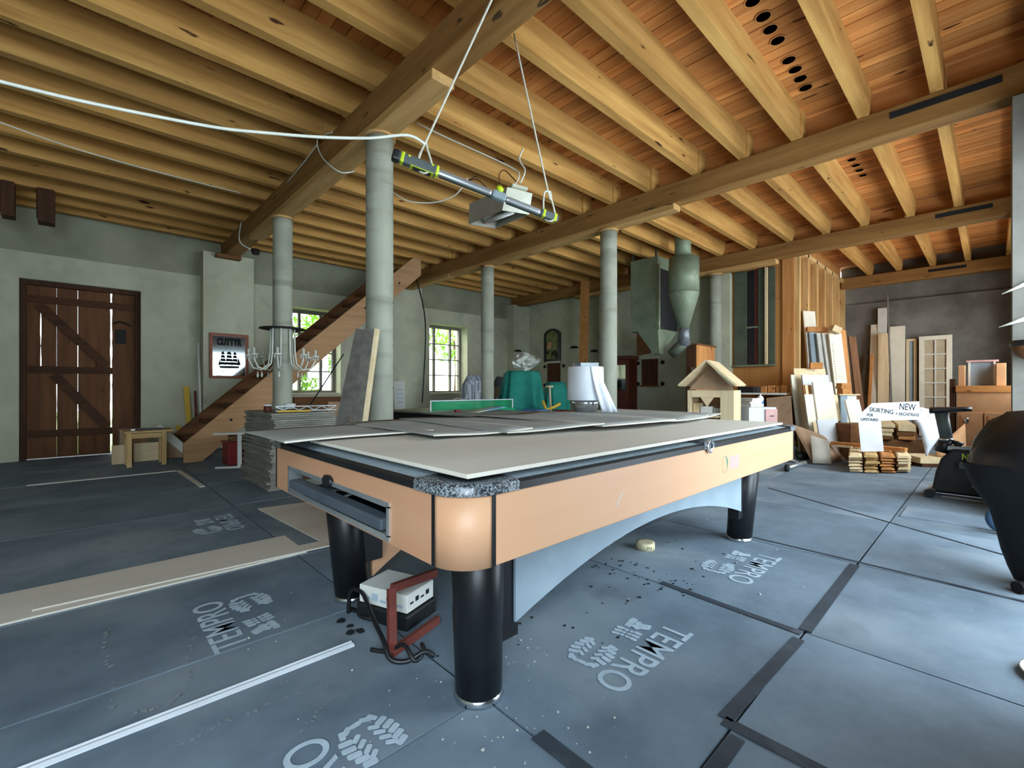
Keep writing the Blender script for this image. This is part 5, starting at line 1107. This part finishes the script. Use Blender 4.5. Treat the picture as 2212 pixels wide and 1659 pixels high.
glazed('glazed_door', 1985, 2057, 2.05, 12.45, 2, 6, 'cream_paint', 'white_paint', .085, 'cream glazed door with white bars standing at the far wall', 'pane_tan')
glazed('mirror_door', 1957, 1981, 2.02, 12.52, 1, 1, 'pale_z', 'white_paint', .05, 'narrow cream framed mirror door left of the glazed door', 'panel_grey')
# cartons and cupboard at the right
cx0 = 10.55
cu = thing('flat_cupboard', (cx0, .12, 0), 'large tan cupboard carcass with grooved doors below the grey wall', 'cupboard')
ya, yb = yx(2186, cx0), yx(2066, cx0)
box('body', (cx0, ya, 0), (cx0 + .45, yb, .93), 'cardboard', cu, .004); box('top_board', (cx0 - .02, ya - .02, .93), (cx0 + .46, yb + .01, 1.035), 'orange_y', cu, .004)
for k in range(2):
    w_ = (yb - ya) / 2; d_ = box('door', (cx0 - .02, ya + w_ * k + .01, .03), (cx0, ya + w_ * (k + 1) - .01, .60), 'cardboard', cu, .004)
    box('groove', (cx0 - .026, ya + w_ * k + w_ * .8, .08), (cx0 - .019, ya + w_ * k + w_ * .84, .55), 'orange_z', d_)
    MB().lathe([(.03, 0), (.033, .008), (.02, .014), (0, .014)], (cx0 - .02, ya + w_ * k + w_ * .62, .47), 14, Matrix.Rotation(R(-90), 4, 'Y') @ Matrix.Scale(1.7, 4, (1, 0, 0))).build('handle', 'chrome', d_)
fb = thing('framed_screen', (cx0 + .3, .1, 1.04), 'grey framed panel standing on the tan cupboard', 'panel')
box('pane', (cx0 + .28, yx(2150, cx0) , 1.04), (cx0 + .30, yx(2092, cx0), 1.42), 'panel_grey', fb)
for u in (2092, 2148): box('frame_post', (cx0 + .26, yx(u + 3, cx0), 1.037), (cx0 + .31, yx(u, cx0) + .01, 1.43), 'white_paint', fb)
box('top_rail', (cx0 + .25, yx(2158, cx0), 1.43), (cx0 + .33, yx(2086, cx0), 1.46), 'tape_core', fb)
for k, (u0, u1, h_) in enumerate(((2069, 2084, .34), (2152, 2174, .36))): tag(box('carton', (cx0 + .10, yx(u1, cx0), 1.037), (cx0 + .35, yx(u0, cx0), 1.037 + h_), 'cardboard', None, .004), ('left' if k == 0 else 'right') + ' brown carton on the tan cupboard beside the framed panel', 'carton')
tag(box('tool_board', (cx0 + .0, yx(2064, cx0) + .005, .0), (cx0 + .3, yx(2060, cx0) + .05, 1.15), 'dark_z', None, .003), 'narrow dark board standing left of the tan cupboard', 'board')
# ---- stack of skirting timber and its sign
A0 = Vector((6.586,1.173,0.0)); A1 = Vector((7.022,0.64,0.0)); wd_ = (A1 - A0); across = wd_.normalized(); along = Vector((-across.y, across.x, 0))
along = Vector((.985, .17, 0)).normalized()
for lay in range(6):
    for col_ in range(4):
        w_ = wd_.length / 4 - .012; p = A0 + across * (col_ * (wd_.length / 4) + w_ / 2 + U(-.008, .008)) + along * U(-.03, .06); z0 = .012 + lay * .034
        M = Matrix((along, -across, Vector((0, 0, 1)))).transposed().to_4x4(); M.translation = p + Vector((0, 0, z0))
        th = .022 + .006 * (col_ % 2) * (lay % 2); hw = w_ / 2 - U(0, .012)
        prof = [(-hw, 0), (hw, 0), (hw, th * .55), (hw * .8, th), (-hw * .6, th), (-hw * .75, th * .6), (-hw, th * .6)]
        o = MB().prism(prof, 1.0, M @ Matrix(((0, 0, 1, 0), (1, 0, 0, 0), (0, 1, 0, 0), (0, 0, 0, 1)))).build('timber_board', ('pale_x', 'orange_x', 'pine_x')[(lay * 3 + col_ * 2) % 3])
        tag(o, ('lowest', 'second', 'third', 'fourth', 'fifth', 'topmost')[lay] + ' layer, ' + ('left', 'middle left', 'middle right', 'right')[col_] + ' board end of the low timber stack', 'timber', 'skirting boards in the low stack')
tag(MB().bar(Vector((7.482,1.519,0.245)), Vector((7.315,0.726,0.244)), .09, .045).build('long_timber', 'orange_x', bevel=.004), 'orange timber lying crosswise on the low skirting stack', 'timber')
tag(MB().bar(Vector((7.162,1.409,0.245)), Vector((7.127,1.236,0.246)), .06, .02).build('timber_offcut', 'pale_x', bevel=.003), 'short pale offcut left of the crosswise timber', 'offcut')
B0 = Vector((8.845,1.123,0.145)[:2] + (0,))
for k, (du_, z0, th, m, lab) in enumerate(((-.10, .22, .05, 'brown_x', 'lowest left'), (.20, .22, .05, 'orange_x', 'lowest right'), (-.12, .275, .05, 'pale_x', 'middle left'), (.18, .275, .06, 'brown_x', 'middle right'), (-.10, .335, .05, 'pale_x', 'upper left'), (.20, .345, .10, 'pale_x', 'upper right'), (-.08, .40, .05, 'pale_x', 'top left'))):
    p = B0 + across * (du_ + .1); tag(MB().bar(p + Vector((0, 0, z0 + th / 2)), p + along * 1.5 + Vector((0, 0, z0 + th / 2)), .20, th).build('timber_end', m, bevel=.004), lab + ' timber end of the pile behind the white sign', 'timber', 'timber ends behind the white sign')
for k in range(2): tag(MB().bar(B0 + across * (-.15) + along * (.15 + 1.1 * k) + Vector((0, 0, .105)), B0 + across * .55 + along * (.15 + 1.1 * k) + Vector((0, 0, .105)), .10, .21).build('timber_bearer', 'brown_x', bevel=.004), ('front' if k == 0 else 'rear') + ' bearer under the timber pile behind the sign', 'timber')
c0 = Vector((7.839,0.46,0.0))
tag(MB().box((0, 0, 0), (.55, .42, .075), frame_mat(c0 - across * .22 + Vector((0, 0, .045)), across, along)).build('pallet_board', 'pale_x', bevel=.004), 'pale thick board lying right of the low timber stack', 'board'); tag(MB().box((0, 0, 0), (.5, .4, .043), frame_mat(c0 - across * .20 + Vector((0, 0, .001)), across, along)).build('dark_bearer', 'dark_x'), 'dark bearer under the pale thick board', 'bearer')
tag(MB().sheet([[c0 + across * (-.02 + .085 * i) + along * (.10 + .03 * j) + Vector((0, 0, .122 + .10 * j * (.3 + .28 * i))) for i in range(5)] for j in range(4)], along * .01).build('cardboard_flap', 'cardboard'), 'upright brown cardboard flap beside the exercise bike', 'cardboard')
# sign: notched white card hung over the pile, in the plane facing the room
sx = Vector((.724, -.69, 0)).normalized(); S0 = Vector((6.716,1.349,-0.148)); k_ = 5.6 / 985. / 8.296
Msg = frame_mat(S0, sx, (0, 0, 1))
pts = [(683, 258), (1530, 225), (1558, 550), (845, 572), (900, 1120), (495, 1125), (432, 490)]
pts = [(x * k_, (1659 - y) * k_) for x, y in pts]
sg = thing('cardboard_sign', Msg @ Vector((pts[5][0], pts[5][1], 0)), 'white notched card sign with handwriting on the timber pile', 'sign')
mb = MB()
for idx in ((0, 1, 2, 3, 6), (3, 4, 5, 6)): mb.prism([pts[i] for i in idx][::-1], .004, Msg)
mb.build('card', 'white_card', sg)
def pen(txt, x, y, size, w_, rot=0.):
    lettering('handwriting', txt, size * k_, 'pen_ink', Msg @ Matrix.Translation((x * k_, (1659 - y) * k_, .0048)) @ Matrix.Rotation(R(rot), 4, 'Z'), sg, fat=.0012, width=w_ * k_, thick=.0003)
pen('NEW', 1318, 330, 170, 290, -4); pen('SKIRTING', 855, 395, 105, 430, -7); pen('+ ARCHITRAVE', 1320, 460, 80, 420, -4); pen('FOR', 650, 470, 70, 115, -4); pen('UPSTAIRS', 640, 553, 66, 310, -2)
rows = []
L1 = [(1480, 560), (1560, 640), (1640, 860), (1690, 1060), (1718, 1205)]; L2 = [(1640, 330), (1900, 400), (1960, 620), (2005, 830), (1740, 1215)]
for a_, b_ in zip(L1, L2):
    rows.append([Msg @ Vector(((a_[0] + (b_[0] - a_[0]) * s_ / 4) * k_, (1659 - (a_[1] + (b_[1] - a_[1]) * s_ / 4)) * k_, -.05 + .02 * math.sin(s_ * 1.5))) for s_ in range(5)])
tag(MB().sheet(rows, along * .004).build('white_sheet', 'white_cloth'), 'white pointed sheet hanging over the right end of the timber pile', 'sheet')
# ---- exercise bike
bk = thing('exercise_bike', (5.83, .15, 0), 'black exercise bike with a grey saddle right of the timber stack', 'exercise bike')
def bp(u, v, d=4.28):
    a_ = (u - 1106) / 985.; b_ = (838 - v) / 985.; return Vector((d * (.688 + a_ * .7257), d * (.7257 - a_ * .688), 1 + d * b_))
def yz(pts, x0, t, nm, m, par, bev=.01):   # outline in the Y-Z plane of the bike
    return MB().prism([(-p[0], p[1]) for p in pts], t, frame_mat((x0 + t, 0, 0), (0, -1, 0), (0, 0, 1))).build(nm, m, par, bevel=bev)
XB = 5.80
sh_ = yz([(.40, .025), (-.34, .025), (-.34, .42), (-.06, .44), (.26, .44), (.335, .34), (.37, .22)], XB, .14, 'housing', 'black_plastic', bk, .02)
lettering('green_lettering', 'NO', .075, 'lime_plastic', frame_mat((XB - .003, .145, .375), (0, -1, 0), (0, 0, 1)), sh_, fat=.002, width=.10); lettering('white_lettering', 'BCT', .075, 'white_plastic', frame_mat((XB - .003, .025, .368), (0, -1, 0), (0, 0, 1)), sh_, fat=.002, width=.11)
MB().bar((XB + .07, .30, .445), (XB + .07, -.34, .43), .08, .05).build('frame_tube', 'steel', bk, bevel=.012)
MB().tube([(XB + .07, .335, .40), (XB + .07, .30, .52)], .05, 14).build('seat_tube', 'black_plastic', bk); MB().tube([(XB + .07, .295, .50), (XB + .07, .335, .78)], [.045, .05], 14).build('seat_post', 'tool_grey', bk)
MB().lathe([(.052, -.012), (.055, 0), (.052, .012)], (XB + .07, .30, .52), 16).build('collar', 'chrome', bk); MB().tube([(XB + .07, .26, .50), (XB + .06, .19, .475)], [.02, .026], 10).build('clamp_knob', 'black_plastic', bk)
rows = []
for i in range(9):
    t = i / 8; yy = .41 - .28 * t; hw = .115 * (1 - t) ** .6 + .02; z0 = .79 + .02 * t
    rows.append([(XB + .07 + hw * math.cos(a_), yy, z0 + (.028 if math.sin(a_) >= 0 else .035) * math.sin(a_) * (1 - .35 * t)) for a_ in [2 * math.pi * q / 14 for q in range(14)]])
mb = MB().grid(rows, closed=True); n0 = len(mb.v); mb.f.append(tuple(range(13, -1, -1))); mb.sm.append(True); mb.f.append(tuple(range(n0 - 14, n0))); mb.sm.append(True); mb.build('saddle', 'black_plastic', bk)
cr_ = MB().tube([(XB - .04, .16, .27), (XB - .05, .02, .17)], .012, 8).build('crank', 'steel', bk); MB().box((XB - .12, .11, .275), (XB - .01, .21, .335)).build('pedal', 'tool_grey', cr_, bevel=.015)
mb = MB().tube([(XB - .004, .13, .115), (XB - .004, .06, .105), (XB - .004, .0, .11), (XB - .004, -.10, .085)], .007, 6); mb.tube([(XB - .004, .08, .085), (XB - .004, -.06, .075)], .006, 6); mb.tube([(XB - .004, .06, .13), (XB - .004, -.01, .13)], .008, 6); mb.build('trim_line', 'steel', sh_)
ft = MB().tube([(XB - .17, .40, .035), (XB + .30, .40, .035)], .032, 12).build('rear_foot', 'steel', bk); MB().tube([(XB - .20, .40, .035), (XB - .13, .40, .035)], .038, 12).build('end_cap', 'rubber', ft)
tag(MB().bar((5.72, .32, .012), (5.66, -.30, .012), .03, .014).build('metal_strip', 'steel'), 'thin metal strip on the floor in front of the exercise bike', 'strip')
# ---- second machine under a black cover at the right edge
cv = thing('covered_machine', (3.42, -.28, 0), 'machine under a shiny black plastic cover at the right edge', 'covered machine')
def sil(u, v, d): return bp(u, v, d)
prof = [((2160, 905), (2100, 975)), ]
rows = []
L_ = [(2176, 893), (2146, 915), (2118, 950), (2106, 985), (2104, 1008)]
for q, (u, v) in enumerate(L_):
    z_ = 1 + 2.36 * (838 - v) / 985.; cxx, cyy = 3.50, -.22; edge = bp(u, v, 2.36); r0 = Vector((cxx - edge.x, cyy - edge.y)).length
    row = []
    for i in range(28):
        t = 2 * math.pi * i / 28; rr = r0 * (1 + .05 * math.sin(5 * t + q) + .025 * math.sin(11 * t + 2 * q)); row.append((cxx + rr * .85 * math.cos(t), cyy + rr * math.sin(t), z_ + .012 * math.sin(4 * t + 2 * q)))
    rows.append(row)
top = [[(3.50 + .02 * math.cos(2 * math.pi * i / 28), -.22 + .02 * math.sin(2 * math.pi * i / 28), .90) for i in range(28)]]
MB().grid(top + rows, closed=True).build('shiny_hood', 'bag_black', cv)
rows = []
for q, (u, v) in enumerate([(2104, 1003), (2112, 1030), (2126, 1062), (2150, 1100), (2163, 1150), (2172, 1190), (2184, 1225), (2196, 1262)]):
    z_ = 1 + 2.34 * (838 - v) / 985.; edge = bp(u, v, 2.34); r0 = Vector((3.48 - edge.x, -.22 - edge.y)).length
    rows.append([(3.48 + r0 * .8 * (1 + .08 * math.sin(4 * t + q * .3)) * math.cos(t), -.22 + r0 * (1 + .08 * math.sin(4 * t + q * .3)) * math.sin(t), max(z_, .02)) for t in [2 * math.pi * i / 28 for i in range(28)]])
MB().grid(rows, closed=True).build('fabric_skirt', 'bag_fabric', cv)
MB().tube([(3.30, -.08, .03), (3.60, -.35, .03)], .03, 10).build('foot_tube', 'rubber', cv)
wheel = MB().lathe([(.0, -.03), (.075, -.03), (.095, -.015), (.1, 0), (.095, .015), (.075, .03), (0, .03)], (4.55, -.06, .105), 22, Matrix.Rotation(R(90), 4, 'Y')).build('transport_wheel', 'blue_rubber'); tag(wheel, 'dark blue wheel on the floor behind the black covered machine', 'wheel')
pl = MB().lathe([(0, .004), (.10, .004), (.125, .016), (.128, .020), (.122, .022), (.10, .010), (0, .010)], (2.42, -.19, .0), 30).build('white_plate', 'white_plastic'); tag(pl, 'round white plate lying on the floor at the right edge', 'plate')
# things on the right pilaster
bw = thing('hanging_basket', (4.9, -.08, 1.35), 'brown basket with a dark rim hung on the right pilaster', 'basket'); c = Vector((4.93, -.21, 1.30))
MB().lathe([(.05, -.10), (.10, -.06), (.125, .0), (.125, .03), (.115, .03), (.09, -.05)], c, 20).build('bowl', 'brown_x', bw); MB().lathe([(.127, .0), (.130, .02), (.127, .04), (.118, .035)], c, 20).build('rim', 'black_plastic', bw); MB().bar(c + Vector((.05, 0, .03)), c + Vector((.10, 0, .03)), .02, .02).build('hook', 'bracket_iron', bw)
for k, (p, q) in enumerate((((5.03, -.30, 1.80), (4.99, -.045, 1.70)), ((5.03, -.28, 1.52), (5.0, -.03, 1.455)))):
    p = Vector(p); q = Vector(q); m_ = p.lerp(q, .5) + Vector((0, 0, .015)); tag(MB().tube([p, m_, q], [.022, .018, .003], 8).build('white_horn', 'cable_white'), ('upper' if k == 0 else 'lower') + ' white pointed horn sticking out of the right pilaster', 'horn')
# ================================================================== OUTSIDE
struct(box('outdoor_ground', (-6, 9.7, -.3), (20, 30, -.1), 'outdoor_ground'))
def tree(x, y, zc, rx, rz, n, label):
    t = thing('leafy_tree', (x, y, -.1), label, 'tree', 'trees outside the left windows')
    MB().tube([(x, y, -.1), (x + .1, y, zc * .6), (x, y + .1, zc)], [.12, .09, .04], 7).build('trunk', 'dark_z', t)
    mb = MB()
    for k in range(n):
        th = U(0, 6.283); ph = math.acos(U(-1, 1)); rr = U(.55, 1)
        p = Vector((x + rx * rr * math.sin(ph) * math.cos(th), y + rx * .6 * rr * math.sin(ph) * math.sin(th), zc + rz * rr * math.cos(ph)))
        E_ = Euler((U(0, 6), U(0, 6), U(0, 6))).to_matrix().to_4x4(); E_.translation = p; s_ = U(.07, .13)
        mb.add([(-s_, 0, 0), (0, -s_ * .45, .02), (s_, 0, 0), (0, s_ * .45, .02)], [(0, 1, 2, 3)], M=E_)
    f = mb.build('foliage', 'leaf', t); f['kind'] = 'stuff'
tree(3.6, 12.6, 1.5, 1.2, 1.5, 1500, 'bushy green tree outside the window behind the staircase')
tree(5.6, 13.6, 2.8, 1.2, 1.6, 900, 'loose green tree outside between the two left windows')
tree(10.6, 14.4, 2.9, 1.2, 1.0, 500, 'small green tree seen in the corner of the far left window')
